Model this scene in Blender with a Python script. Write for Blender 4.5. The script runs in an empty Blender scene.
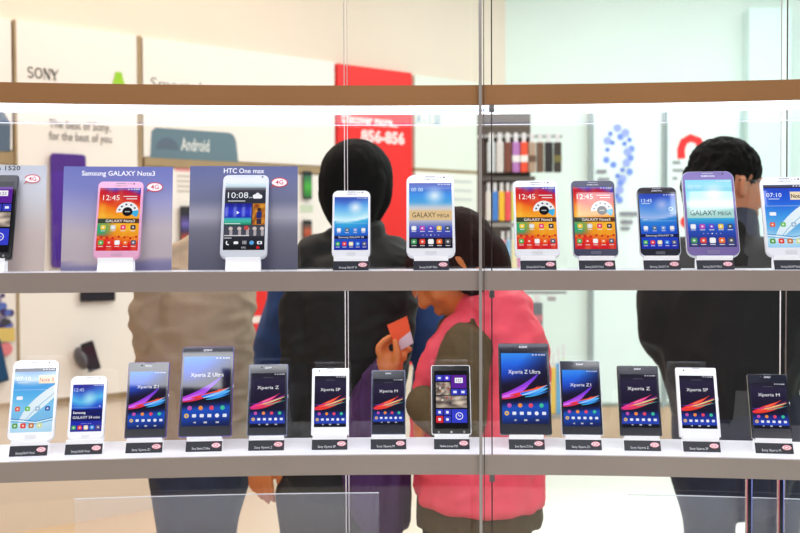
import bpy, bmesh, math, random
from mathutils import Vector, Matrix, noise
random.seed(7)
SC = bpy.context.scene
COL = SC.collection
PI = math.pi

# ------------------------------------------------------------------ camera
FPX = 1000.0
CAMLOC = Vector((0, 0, 1.3))
cam_d = bpy.data.cameras.new('camera'); cam = bpy.data.objects.new('camera', cam_d); COL.objects.link(cam)
cam_d.sensor_width = 36; cam_d.lens = 36 * FPX / 800
cam_d.clip_start = 0.05
ROT = Matrix.Rotation(math.radians(90 - 1.26), 3, 'X') @ Matrix.Rotation(math.radians(-0.2), 3, 'Z')
cam.matrix_world = Matrix.Translation(CAMLOC) @ ROT.to_4x4()
cam_d.dof.use_dof = True; cam_d.dof.focus_distance = 1.83; cam_d.dof.aperture_fstop = 4.6
SC.camera = cam
SC.view_settings.view_transform = 'Standard'

def ray(px, py):
    return (ROT @ Vector(((px - 400) / FPX, -(py - 266.5) / FPX, -1)))
def P(px, py, Y):
    d = ray(px, py)
    return CAMLOC + d * (Y / d.y)
def on_plane(px, py, p0, n):
    d = ray(px, py)
    return CAMLOC + d * ((p0 - CAMLOC).dot(n) / d.dot(n))
def atz(px, py, z):
    d = ray(px, py)
    return CAMLOC + d * ((z - CAMLOC.z) / d.z)

# the curved showcase: arcs about one vertical axis
RF = 4.5
AC = Vector((0, 1.754 - RF))
def arc(phi, r, z=0.0):
    return Vector((AC.x + r * math.sin(phi), AC.y + r * math.cos(phi), z))
def phi_at(px, r, py=260):
    Y = 1.8
    for _ in range(12):
        X = P(px, py, Y).x
        Y = AC.y + math.sqrt(r * r - X * X)
    return math.atan2(X, Y - AC.y)

# ------------------------------------------------------------------ colour, materials
def lin(c):
    return tuple(((v / 255) / 12.92 if v / 255 <= .04045 else ((v / 255 + .055) / 1.055) ** 2.4) for v in c)
MATS = {}
def mat(name, rgb, rough=.5, metal=0.0, emit=0.0, noise_amt=0.0, nscale=30, bump=0.0, bscale=60, spec=.5, coat=0):
    if name in MATS: return MATS[name]
    m = bpy.data.materials.new(name); m.use_nodes = True; nt = m.node_tree
    b = nt.nodes['Principled BSDF']; c = (*lin(rgb), 1)
    b.inputs['Base Color'].default_value = c; b.inputs['Roughness'].default_value = rough
    b.inputs['Metallic'].default_value = metal; b.inputs['Specular IOR Level'].default_value = spec
    b.inputs['Coat Weight'].default_value = coat
    if emit: b.inputs['Emission Color'].default_value = c; b.inputs['Emission Strength'].default_value = emit
    if noise_amt or bump:
        tc = nt.nodes.new('ShaderNodeTexCoord')
        n = nt.nodes.new('ShaderNodeTexNoise'); n.inputs['Scale'].default_value = nscale; n.inputs['Detail'].default_value = 4
        nt.links.new(tc.outputs['Object'], n.inputs['Vector'])
        if noise_amt:
            r = nt.nodes.new('ShaderNodeValToRGB')
            r.color_ramp.elements[0].position = .3; r.color_ramp.elements[1].position = .7
            r.color_ramp.elements[0].color = tuple(max(0, v * (1 - noise_amt)) for v in c[:3]) + (1,)
            r.color_ramp.elements[1].color = tuple(min(1, v * (1 + noise_amt)) for v in c[:3]) + (1,)
            nt.links.new(n.outputs['Fac'], r.inputs['Fac']); nt.links.new(r.outputs['Color'], b.inputs['Base Color'])
        if bump:
            n2 = nt.nodes.new('ShaderNodeTexNoise'); n2.inputs['Scale'].default_value = bscale; n2.inputs['Detail'].default_value = 3
            nt.links.new(tc.outputs['Object'], n2.inputs['Vector'])
            bp = nt.nodes.new('ShaderNodeBump'); bp.inputs['Strength'].default_value = bump; bp.inputs['Distance'].default_value = .01
            nt.links.new(n2.outputs['Fac'], bp.inputs['Height']); nt.links.new(bp.outputs['Normal'], b.inputs['Normal'])
    MATS[name] = m; return m

def vmat(name, emit, rough=.5):
    m = bpy.data.materials.new(name); m.use_nodes = True; nt = m.node_tree
    b = nt.nodes['Principled BSDF']; a = nt.nodes.new('ShaderNodeVertexColor'); a.layer_name = 'Col'
    b.inputs['Roughness'].default_value = rough
    if emit:
        b.inputs['Base Color'].default_value = (.004, .004, .005, 1)
        nt.links.new(a.outputs['Color'], b.inputs['Emission Color']); b.inputs['Emission Strength'].default_value = emit
    else:
        nt.links.new(a.outputs['Color'], b.inputs['Base Color'])
    return m
M_SCREEN = vmat('lit screen', 1.0, .03)
M_PRINT = vmat('print', 0, .45)

def glass_mat(name, tint, refl):
    m = bpy.data.materials.new(name); m.use_nodes = True; nt = m.node_tree
    for n in list(nt.nodes): nt.nodes.remove(n)
    o = nt.nodes.new('ShaderNodeOutputMaterial'); mx = nt.nodes.new('ShaderNodeMixShader')
    t = nt.nodes.new('ShaderNodeBsdfTransparent'); t.inputs['Color'].default_value = (*tint, 1)
    g = nt.nodes.new('ShaderNodeBsdfGlossy'); g.inputs['Roughness'].default_value = 0.0
    f = nt.nodes.new('ShaderNodeFresnel'); f.inputs['IOR'].default_value = refl
    nt.links.new(f.outputs[0], mx.inputs[0]); nt.links.new(t.outputs[0], mx.inputs[1]); nt.links.new(g.outputs[0], mx.inputs[2])
    nt.links.new(mx.outputs[0], o.inputs['Surface'])
    return m
M_FRONTGLASS = glass_mat('front glass', (.995, .995, .995), 1.12)
M_REARGLASS = glass_mat('rear glass', (.99, .99, .99), 1.7)

# ------------------------------------------------------------------ object helpers
def link_mesh(name, me, parent=None, loc=None):
    o = bpy.data.objects.new(name, me); COL.objects.link(o)
    if parent: o.parent = parent
    if loc is not None: o.location = loc
    return o
def obj(name, bm, m, parent=None, smooth=False, loc=None):
    me = bpy.data.meshes.new(name); bmesh.ops.recalc_face_normals(bm, faces=bm.faces); bm.to_mesh(me); bm.free()
    for mm in (m if isinstance(m, (list, tuple)) else [m]): me.materials.append(mm)
    if smooth:
        for p in me.polygons: p.use_smooth = True
    return link_mesh(name, me, parent, loc)
def tag(o, label, cat=None, group=None, kind=None):
    if label: o['label'] = label
    if cat: o['category'] = cat
    if group: o['group'] = group
    if kind: o['kind'] = kind
    return o
def thing(name, label, cat, loc=(0, 0, 0), rot=(0, 0, 0), group=None):
    o = bpy.data.objects.new(name, None); COL.objects.link(o); o.empty_display_size = .05
    o.location = loc; o.rotation_euler = rot
    return tag(o, label, cat, group)
def struct(name, bm, m, parent=None, label=None):
    o = obj(name, bm, m, parent)
    if parent is None: o['kind'] = 'structure'
    if label: o['label'] = label
    return o
def dup_tree(src, parent=None):
    c = src.copy(); COL.objects.link(c)
    if parent: c.parent = parent
    for ch in list(src.children): dup_tree(ch, c)
    return c
def box(bm, x0, x1, y0, y1, z0, z1, mi=0):
    v = [bm.verts.new(p) for p in ((x0,y0,z0),(x1,y0,z0),(x1,y1,z0),(x0,y1,z0),(x0,y0,z1),(x1,y0,z1),(x1,y1,z1),(x0,y1,z1))]
    for q in ((0,3,2,1),(4,5,6,7),(0,1,5,4),(1,2,6,5),(2,3,7,6),(3,0,4,7)):
        f = bm.faces.new([v[i] for i in q]); f.material_index = mi
def bbox_bm(*a, bevel=0.0):
    bm = bmesh.new(); box(bm, *a)
    if bevel: bmesh.ops.bevel(bm, geom=bm.edges[:], offset=bevel, segments=2, affect='EDGES')
    return bm
def rrect(w, h, r, n=6, cx=0, cy=0):
    out = []
    for (sx, sy, a0) in ((1, 1, 0), (-1, 1, 90), (-1, -1, 180), (1, -1, 270)):
        for k in range(n + 1):
            a = math.radians(a0 + 90 * k / n)
            out.append((cx + sx * (w / 2 - r) + r * math.cos(a), cy + sy * (h / 2 - r) + r * math.sin(a)))
    return out
def slab(bm, w, h, t, r, bev=.001, zc=None, y0=None):
    """rounded slab in the XZ plane, thickness along Y centred on 0, bottom at z=0"""
    zc = h / 2 if zc is None else zc
    ys = [(-t/2, bev), (-t/2 + bev*.4, bev*.35), (-t/2 + bev, 0), (t/2 - bev, 0), (t/2 - bev*.4, bev*.35), (t/2, bev)]
    rings = []
    for y, ins in ys:
        rings.append([bm.verts.new((x, y, z + zc)) for x, z in rrect(w - 2*ins, h - 2*ins, max(r - ins, .0005))])
    n = len(rings[0])
    for a, b in zip(rings, rings[1:]):
        for i in range(n): bm.faces.new((a[i], a[(i+1) % n], b[(i+1) % n], b[i]))
    bm.faces.new(rings[0]); bm.faces.new(rings[-1])

def ell(bm, c, r, M=None):
    X = Matrix.Translation(c) @ (M.to_4x4() if M is not None else Matrix()) @ Matrix.Diagonal((*r, 1))
    bmesh.ops.create_icosphere(bm, subdivisions=3, radius=1, matrix=X)

# ------------------------------------------------------------------ flat printed / lit pictures
TXT = {}
def text_geo(s, bold=0.0):
    k = (s, bold)
    if k not in TXT:
        cu = bpy.data.curves.new('t', 'FONT'); cu.body = s; cu.size = 1; cu.resolution_u = 2; cu.fill_mode = 'FRONT'; cu.offset = bold
        o = bpy.data.objects.new('t', cu); COL.objects.link(o)
        dg = bpy.context.evaluated_depsgraph_get(); me = bpy.data.meshes.new_from_object(o.evaluated_get(dg))
        vs = [(v.co.x, v.co.y) for v in me.vertices]; fs = [tuple(p.vertices) for p in me.polygons]
        bpy.data.objects.remove(o); bpy.data.meshes.remove(me); bpy.data.curves.remove(cu)
        if vs:
            x0 = min(v[0] for v in vs); vs = [(x - x0, y) for x, y in vs]; w = max(v[0] for v in vs)
        else: w = 0
        TXT[k] = (vs, fs, w)
    return TXT[k]
class Canvas:
    """flat picture: x right, y up, in its own units; each call lies a hair above the one before"""
    STEP = .000012
    def __init__(s, step=None, clip=False): s.v = []; s.c = []; s.f = []; s.n = 0; s.step = step or Canvas.STEP; s.clip = clip
    def _add(s, pts, cols, faces):
        b = len(s.v); s.n += 1
        if s.clip: pts = [(min(1, max(0, x)), max(0, y)) for x, y in pts]
        s.v += [(x, y, s.n) for x, y in pts]; s.c += cols; s.f += [tuple(b + i for i in f) for f in faces]
    def field(s, x0, y0, x1, y1, fn, nx=12, ny=20):
        pts = []; cols = []
        for j in range(ny + 1):
            for i in range(nx + 1):
                u, v = i / nx, j / ny
                pts.append((x0 + (x1-x0)*u, y0 + (y1-y0)*v)); cols.append(lin(fn(u, v)))
        fs = [(j*(nx+1)+i, j*(nx+1)+i+1, (j+1)*(nx+1)+i+1, (j+1)*(nx+1)+i) for j in range(ny) for i in range(nx)]
        s._add(pts, cols, fs)
    def poly(s, pts, c): s._add(pts, [lin(c)] * len(pts), [tuple(range(len(pts)))])
    def rect(s, x0, y0, x1, y1, c): s.poly([(x0,y0),(x1,y0),(x1,y1),(x0,y1)], c)
    def rr(s, cx, cy, w, h, r, c): s.poly(rrect(w, h, min(r, w/2, h/2), 4, cx, cy), c)
    def disc(s, cx, cy, rx, c, ry=None, n=20, a0=0, a1=360):
        ry = ry or rx
        full = a1 - a0 >= 360
        p = [(cx + rx*math.cos(math.radians(a0+(a1-a0)*k/n)), cy + ry*math.sin(math.radians(a0+(a1-a0)*k/n))) for k in range(n + (0 if full else 1))]
        if not full: p = [(cx, cy)] + p
        s.poly(p, c)
    def ring(s, cx, cy, rx, ry, wd, c, a0=0, a1=360, n=28):
        L = []
        for k in range(n + 1):
            a = math.radians(a0 + (a1-a0)*k/n); L.append((cx + rx*math.cos(a), cy + ry*math.sin(a)))
        s.stroke(L, wd, c)
    def stroke(s, L, wd, c, c2=None):
        pts = []; cols = []; n = len(L)
        for i, p in enumerate(L):
            a = L[max(0, i-1)]; b = L[min(n-1, i+1)]
            dx, dy = b[0]-a[0], b[1]-a[1]; d = math.hypot(dx, dy) or 1
            w = wd(i/(n-1)) if callable(wd) else wd
            pts += [(p[0]-dy/d*w/2, p[1]+dx/d*w/2), (p[0]+dy/d*w/2, p[1]-dx/d*w/2)]
            cc = c if c2 is None else tuple(c[k] + (c2[k]-c[k])*i/(n-1) for k in range(3))
            cols += [lin(cc)] * 2
        s._add(pts, cols, [(2*i, 2*i+1, 2*i+3, 2*i+2) for i in range(n-1)])
    def text(s, t, x, y, size, c, align='c', bold=0.0, sx=1.0, skew=0.0, width=None):
        vs, fs, w = text_geo(t, bold)
        if not vs: return
        if width: sx = width / (w * size)
        off = {'c': -w/2, 'l': 0, 'r': -w}[align]
        s._add([(x + (vx + off)*size*sx + skew*vy*size, y + vy*size) for vx, vy in vs], [lin(c)] * len(vs), fs)
    def build(s, name, m, parent, x0, z0, scale, y):
        me = bpy.data.meshes.new(name)
        me.from_pydata([(x0 + a*scale, y - k*s.step, z0 + b*scale) for a, b, k in s.v], [], s.f)
        ca = me.color_attributes.new('Col', 'FLOAT_COLOR', 'POINT')
        for i, c in enumerate(s.c): ca.data[i].color = (*c, 1)
        me.materials.append(m)
        # faces look towards -Y
        bm = bmesh.new(); bm.from_mesh(me); bm.normal_update()
        bad = [f for f in bm.faces if f.normal.y > 0]
        if bad: bmesh.ops.reverse_faces(bm, faces=bad)
        bm.to_mesh(me); bm.free()
        return link_mesh(name, me, parent)
def mixc(a, b, t):
    t = max(0, min(1, t)); return tuple(a[i] + (b[i]-a[i])*t for i in range(3))
def ramp(stops, t):
    for (t0, c0), (t1, c1) in zip(stops, stops[1:]):
        if t <= t1: return mixc(c0, c1, (t - t0) / (t1 - t0))
    return stops[-1][1]
def badge4g(c, cx, cy, s, white=True):
    """red swirl oval reading 4G"""
    if white: c.disc(cx, cy, s*1.0, (252, 244, 246), s*.58)
    c.ring(cx, cy, s*1.0, s*.58, s*.13, (205, 30, 55), -150, 175)
    c.stroke([(cx - s*.75, cy - s*.35), (cx - s*1.0, cy - s*.62), (cx - s*1.2, cy - s*.85)], lambda t: s*.2*(1-t)+.001*s, (205, 30, 55))
    c.text('4G', cx, cy - s*.27, s*.85, (205, 30, 55), bold=.01)

# ------------------------------------------------------------------ phone screens (units of screen width, height = A)
def icons(c, xs, y, sz, cols):
    for x, col in zip(xs, cols):
        c.rr(x, y, sz, sz, sz*.25, col); c.disc(x, y, sz*.22, mixc(col, (255,255,255), .75), n=8)
def labels_row(c, xs, y):
    for x in xs: c.rect(x-.055, y, x+.055, y+.014, (230, 230, 235))
ROW4 = (.14, .38, .62, .86); ROW5 = (.11, .305, .5, .695, .89)
APP4 = ((240,200,60),(220,220,220),(230,60,110),(70,50,60)); APP5 = ((70,170,80),(225,60,50),(240,240,240),(235,110,40),(90,90,110))
def status(c, A): 
    for x in (.70,.77,.84,.90,.95): c.rect(x-.018, A-.05, x+.018, A-.025, (225,225,235))
def scr_note3(A):
    c = Canvas(None, True)
    def f(u, v):
        n = noise.noise(Vector((u*2.2+3, v*3.1, 1.7))); n2 = noise.noise(Vector((u*5, v*7, 4)))
        w = v + .14*(u-.5) + .10*n
        col = ramp([(0,(200,20,40)),(.16,(225,40,30)),(.28,(235,150,30)),(.5,(245,165,40)),(.66,(240,120,25)),(.78,(215,40,35)),(.9,(190,25,60)),(.97,(70,60,190)),(1,(40,60,200))], w)
        if u < .42 and .18 < v < .5: col = mixc(col, (50,165,115), min(1, 1.5*(1-u/.42))*min(1,(v-.18)*9)*min(1,(.5-v)*9))
        if u > .45 and .3 < v < .62: col = mixc(col, (250,215,60), .55*max(0, n2+.45))
        return mixc(col, (255,220,90), max(0, n2)*.5)
    c.field(0, 0, 1, A, f, 22, 34)
    status(c, A)
    c.text('12:45', .09, A*.80, .205, (255,245,240), 'l')
    c.rect(.58, A*.855, .92, A*.868, (240,230,230)); c.rect(.66, A*.815, .92, A*.828, (240,230,230))
    cx, cy = .70, A*.615
    c.disc(cx, cy, .27, (238,238,240), a0=10, a1=185, n=18)
    c.disc(cx, cy, .27, (60,175,225), a0=-35, a1=10, n=8)
    for a in (30, 65, 100, 135, 165): c.rr(cx+.2*math.cos(math.radians(a)), cy+.2*math.sin(math.radians(a)), .05, .05, .02, (90,90,110))
    c.disc(cx, cy, .125, (18,18,22))
    c.rect(cx-.06, cy-.012, cx+.06, cy+.012, (190,190,190))
    c.rect(0, A*.43, 1, A*.505, (95,55,25)); c.rect(0, A*.43, .3, A*.505, (60,70,50))
    c.text('GALAXY Note3', .54, A*.447, .105, (250,245,235), bold=.006)
    icons(c, ROW4, A*.365, .125, APP4); labels_row(c, ROW4, A*.305)
    for k in range(14): c.disc(.04+k*.07, A*.205 + .02*math.sin(k*2.1), .035, (205,40,25) if k % 2 else (235,110,30), n=8)
    icons(c, ROW5, A*.125, .125, APP5); labels_row(c, ROW5, A*.06)
    return c
def sea(u, v):
    base = ramp([(0,(25,40,150)),(.2,(30,70,190)),(.42,(40,130,215)),(.56,(60,180,225)),(.585,(225,250,255)),(.70,(150,215,245)),(.85,(90,165,235)),(1,(60,90,190))], v + .05*math.sin(u*3+.6))
    d = math.hypot((u-.62)*1.0, (v-.80)*1.7)
    return mixc(base, (245,252,255), max(0, 1-d/.28)**1.2)
def scr_s4(A, clock, dark):
    c = Canvas(None, True)
    c.field(0, 0, 1, A, (lambda u, v: mixc(sea(u, v), (20,40,190), .30)) if dark else sea, 16, 34)
    status(c, A)
    if clock:
        c.text('12:45', .06, A*.845, .15, (225,240,255), 'l')
        c.rect(.06, A*.815, .3, A*.824, (225,240,255)); c.ring(.86, A*.72, .05, .05, .02, (225,240,255))
    c.rect(.02, A*.50, .98, A*.503, (200,230,250)); c.rect(.06, A*.52, .2, A*.528, (225,240,255))
    icons(c, ROW4, A*.375, .12, ((235,235,240),(90,110,130),(120,150,210),(230,230,225))); labels_row(c, ROW4, A*.318)
    c.rect(0, A*.205, 1, A*.265, (20,25,70)); c.text('Samsung GALAXY S4', .5, A*.222, .085, (230,235,250))
    icons(c, ROW5, A*.115, .125, ((70,170,80),(225,60,50),(240,225,170),(60,130,220),(95,95,120))); labels_row(c, ROW5, A*.05)
    return c
def scr_mega(A, warm):
    c = Canvas(None, True)
    def f(u, v):
        if warm:
            b = ramp([(0,(25,22,60)),(.12,(50,45,130)),(.3,(70,90,190)),(.42,(190,190,200)),(.52,(235,200,150)),(.62,(200,205,215)),(.70,(80,165,225)),(.82,(70,150,235)),(1,(60,80,180))], v)
        else:
            b = ramp([(0,(60,60,110)),(.14,(40,60,150)),(.3,(40,90,200)),(.42,(60,175,220)),(.52,(150,225,230)),(.64,(235,252,250)),(.72,(170,235,248)),(1,(130,215,250))], v)
        d = math.hypot(u-.6, (v-.8)*1.7); return mixc(b, (245,253,255), max(0, 1-d/.3)**1.3)
    c.field(0, 0, 1, A, f, 16, 34)
    status(c, A)
    for x in (.08,.14,.24,.30): c.ring(x, A*.895, .022, .04, .012, (200,235,255))
    c.rect(0, A*.425, 1, A*.57, (222,190,140) if warm else (170,215,210))
    c.text('GALAXY', .07, A*.465, .185, (50,50,55), 'l', width=.55); c.text('MEGA', .66, A*.465, .125, (50,50,55), 'l', width=.28)
    icons(c, ROW5, A*.30, .115, ((235,235,240),(190,70,180),(110,70,200),(240,200,70),(70,80,90))); labels_row(c, ROW5, A*.245)
    for k in range(5): c.disc(.32+k*.09, A*.195, .014, (250,250,250) if k == 2 else (150,160,220), n=8)
    if warm: c.rect(0, 0, 1, A*.155, (28,24,40))
    icons(c, ROW5, A*.095, .13, ((70,150,90),(225,70,50),(240,240,240),(235,110,40),(80,80,85))); labels_row(c, ROW5, A*.03)
    return c
def scr_note2(A, pm):
    c = Canvas(None, True)
    def f(u, v):
        return ramp([(0,(170,215,240)),(.12,(190,225,245)),(.22,(120,185,230)),(.4,(130,200,240)),(.6,(90,180,235)),(.74,(80,165,235)),(.84,(190,215,240)),(.93,(120,170,225)),(1,(70,130,215))] if pm else
                    [(0,(150,205,240)),(.14,(190,225,245)),(.3,(110,180,230)),(.55,(60,150,230)),(.75,(40,100,220)),(1,(30,70,200))], v + .04*math.sin(u*4))
    c.field(0, 0, 1, A, f, 14, 30)
    L = [(.22 + .95*t**1.4, A*(.10 + .62*t)) for t in [k/14 for k in range(15)]]
    c.stroke(L, lambda t: .10 + .20*math.sin(t*PI*.8), (215,235,248), (240,248,252))
    c.stroke([(x+.05, y-.03) for x, y in L], lambda t: .02, (150,195,225))
    for k, y in enumerate((.19, .17, .15)): c.stroke([(0, A*(y+.02)), (.3, A*y), (.6, A*(y-.025)), (1, A*(y+.03))], .02, ((60,140,200),(235,245,250),(90,170,220))[k])
    c.rect(0, A-.09, 1, A, (30,40,70)); status(c, A)
    c.text('07:10', .06, A*.80, .16, (245,250,255), 'l'); c.rect(.1, A*.765, .35, A*.775, (230,240,250))
    c.rect(.60, A*.755, .99, A*.885, (245,225,190)); c.text('Note II', .79, A*.785, .15, (190,60,50) if pm else (60,45,40), bold=.02, width=.34)
    c.rect(.03, A*.655, .97, A*.659, (210,230,245)); c.rr(.17, A*.53, .15, .09, .02, (245,245,250))
    icons(c, ROW4, A*.36, .12, ((225,90,50),(110,190,90),(160,190,215),(60,90,170)))
    icons(c, ROW5[:4] , A*.10, .13, ((90,160,80),(225,60,45),(200,120,60),(210,220,160)))
    return c
def scr_mini(A):
    c = Canvas(None, True)
    def f(u, v):
        b = ramp([(0,(60,60,150)),(.2,(30,40,170)),(.42,(30,50,180)),(.55,(50,110,215)),(.68,(90,190,235)),(.85,(60,110,210)),(1,(40,40,150))], v + .06*math.sin(u*5))
        return mixc(b, (190,240,250), max(0, .8-math.hypot(u-.55,(v-.70)*1.4)/.35))
    c.field(0, 0, 1, A, f, 14, 26); status(c, A)
    c.text('12:45', .05, A*.85, .16, (210,225,250), 'l')
    c.rect(0, A*.505, 1, A*.51, (150,180,230)); c.disc(.9, A*.53, .02, (240,240,255), n=8)
    c.rect(0, A*.22, 1, A*.47, (22,25,95))
    c.text('Samsung', .06, A*.375, .115, (255,255,255), 'l', bold=.01); c.text('GALAXY S4 mini', .06, A*.27, .13, (250,250,255), 'l', width=.86)
    for k in range(5): c.disc(.36+k*.07, A*.165, .012, (230,230,250), n=6)
    icons(c, ROW5, A*.085, .14, ((70,160,90),(225,60,50),(240,225,190),(60,140,220),(100,90,130)))
    return c
def xperia_bottom(c, A, blue=True):
    for x, col in zip((.16,.39,.62,.85), ((190,80,170),(235,140,60),(225,70,100),(60,190,150))): c.disc(x, A*.255, .048, col, n=14)
    xs = (.10,.26,.42,.58,.74,.90)
    for k, x in enumerate(xs):
        if k == 0: c.disc(x, A*.145, .05, (235,190,70), n=12); c.disc(x, A*.145, .022, (70,110,210), n=8)
        elif k == 4: c.disc(x, A*.145, .045, (235,235,245), n=10)
        else: c.rr(x, A*.145, .085, .07, .015, (225,230,245))
    c.poly([(.24, A*.05), (.30, A*.035), (.30, A*.065)], (190,190,200)); c.rr(.5, A*.05, .07, .04, .01, (190,190,200)); c.rr(.75, A*.05, .07, .035, .01, (190,190,200))
def curve(p0, p1, p2, n=18):
    return [((1-t)**2*p0[0]+2*t*(1-t)*p1[0]+t*t*p2[0], (1-t)**2*p0[1]+2*t*(1-t)*p1[1]+t*t*p2[1]) for t in [k/n for k in range(n+1)]]
def scr_ribbon(A, name):
    c = Canvas(None, True)
    def f(u, v):
        b = ramp([(0,(20,30,80)),(.1,(25,60,150)),(.24,(25,80,190)),(.30,(20,30,80)),(.36,(14,12,28)),(.56,(24,16,40)),(.7,(30,60,170)),(.85,(35,100,225)),(1,(55,140,240))], v + .05*(.5-u))
        if v > .55: b = mixc(b, (22,14,40), max(0, (u*1.25 - (v-.55)*1.6)))
        return b
    c.field(0, 0, 1, A, f, 16, 30); status(c, A)
    q = lambda x0, y0, x1, y1, x2, y2: curve((x0, A*y0), (x1, A*y1), (x2, A*y2))
    W = lambda w: (lambda t: w*math.sin(PI*(.08+.9*t))**.7)
    c.stroke(q(0,.40,.45,.46,.80,.70), W(.10), (190,60,220), (110,60,220))
    c.stroke(q(0,.37,.40,.42,.62,.58), W(.09), (235,120,240), (150,60,220))
    c.stroke(q(0,.345,.45,.37,.80,.53), W(.045), (215,40,90), (235,60,60))
    c.stroke(q(.18,.395,.55,.44,.98,.54), W(.06), (235,50,40), (245,110,60))
    c.stroke(q(.40,.42,.7,.42,1.0,.50), W(.10), (40,110,240), (90,190,250))
    c.stroke(q(.44,.40,.75,.45,1.0,.545), W(.035), (190,235,255), (90,180,250))
    c.stroke(q(.50,.375,.75,.39,1.0,.46), W(.03), (60,190,230), (40,130,240))
    c.text(name, .5, A*.705, .125, (245,245,250), width=.70 if len(name) > 9 else .58)
    xperia_bottom(c, A)
    return c
def scr_burst(A, name, hot, black=False):
    c = Canvas(None, True)
    def f(u, v):
        b = ramp([(0,(14,14,24)),(.075,(16,18,40)),(.08,(40,70,190)),(.25,(24,40,120)),(.33,(20,18,40)),(.6,(30,22,48)),(.85,(40,34,62)),(1,(30,28,40))], v)
        return b
    c.field(0, 0, 1, A, f, 10, 36); status(c, A)
    for k in range(5): c.disc(.38+k*.06, A*.915, .01, (150,150,170), n=6)
    q = lambda x0, y0, x1, y1, x2, y2: curve((x0, A*y0), (x1, A*y1), (x2, A*y2))
    W = lambda w: (lambda t: w*(math.sin(PI*(.05+.93*t))**.8))
    A1, A2, A3 = ((235,50,150),(225,50,120),(245,110,170)) if not hot else ((235,50,60),(240,60,40),(250,140,60))
    c.stroke(q(0,.345,.4,.37,1,.60), W(.09), (170,40,160), (120,30,110))
    c.stroke(q(0,.36,.35,.42,.75,.58), W(.12), A1, A2)
    c.stroke(q(.02,.335,.4,.35,.9,.50), W(.08), A2, (220,60,60))
    c.stroke(q(.15,.39,.45,.42,.98,.565), W(.05), (250,90,60), A3)
    c.stroke(q(.32,.42,.55,.45,1,.555), W(.032), (250,215,120), (190,230,150))
    c.stroke(q(.35,.46,.55,.50,.85,.62), W(.03), (255,170,110) if hot else (255,170,200), A2)
    c.stroke(q(.4,.40,.7,.43,1,.49), W(.025), (120,200,150), (70,150,140))
    c.stroke(q(0,.425,.3,.43,.6,.47), W(.02), (110,60,190), (200,60,150))
    c.text(name, .5, A*.70, .135, (245,245,250), width=.62)
    xperia_bottom(c, A)
    return c
def scr_tiles(A, big):
    c = Canvas(None, True); c.rect(0, 0, 1, A, (8,8,12))
    B, Pu, R = (55,60,190), (90,30,150), (215,40,50)
    a = A/1.72
    def T(x0, y0, x1, y1, col): c.rect(x0+.012, (y0+.012)*a, x1-.012, (y1-.012)*a, col)
    def photo(x0, y0, x1, y1, s):
        r = random.Random(s)
        c.field(x0+.012, (y0+.012)*a, x1-.012, (y1-.012)*a, lambda u, v: mixc((60,50,50), (225,205,185), .5+.9*noise.noise(Vector((u*3.3+s, v*3.3, s)))), 12, 12)
        for k in range(4): c.disc(x0+.05+(x1-x0-.1)*r.random(), (y0+.05+(y1-y0-.1)*r.random())*a, .03, r.choice([(190,60,60),(40,40,60),(235,225,210),(150,90,60)]), n=8)
    T(.04,1.40,.27,1.60,B); T(.27,1.40,.5,1.60,(70,50,200)); T(.5,1.18,.98,1.60,Pu)
    c.rr(.74, 1.43*a, .24, .16, .01, (240,240,245)); c.text('123', .74, 1.39*a, .12, (80,40,130))
    c.rr(.155,1.5*a,.09,.06,.01,(235,235,245)); c.disc(.385,1.5*a,.045,(240,230,240))
    photo(.04,.98,.5,1.38,3); T(.5,.98,.74,1.18,B); T(.74,.98,.98,1.18,B)
    c.rr(.62,1.08*a,.10,.07,.01,(235,235,245)); c.rr(.86,1.08*a,.10,.07,.01,(235,235,245))
    photo(.04,.60,.98,.98,9)
    T(.04,.38,.27,.58,B); T(.27,.38,.5,.58,B); T(.5,.16,.98,.58,(50,60,200)); T(.04,.16,.27,.38,R); T(.27,.16,.5,.38,B)
    c.ring(.74,.37*a,.10,.10,.022,(240,240,250)); c.stroke([(.70,.42*a),(.74,.36*a),(.79,.38*a)],.02,(240,240,250))
    for x, y in ((.155,.48),(.385,.48),(.155,.27),(.385,.27)): c.rr(x,y*a,.08,.08,.02,(235,235,245))
    return c
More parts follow.
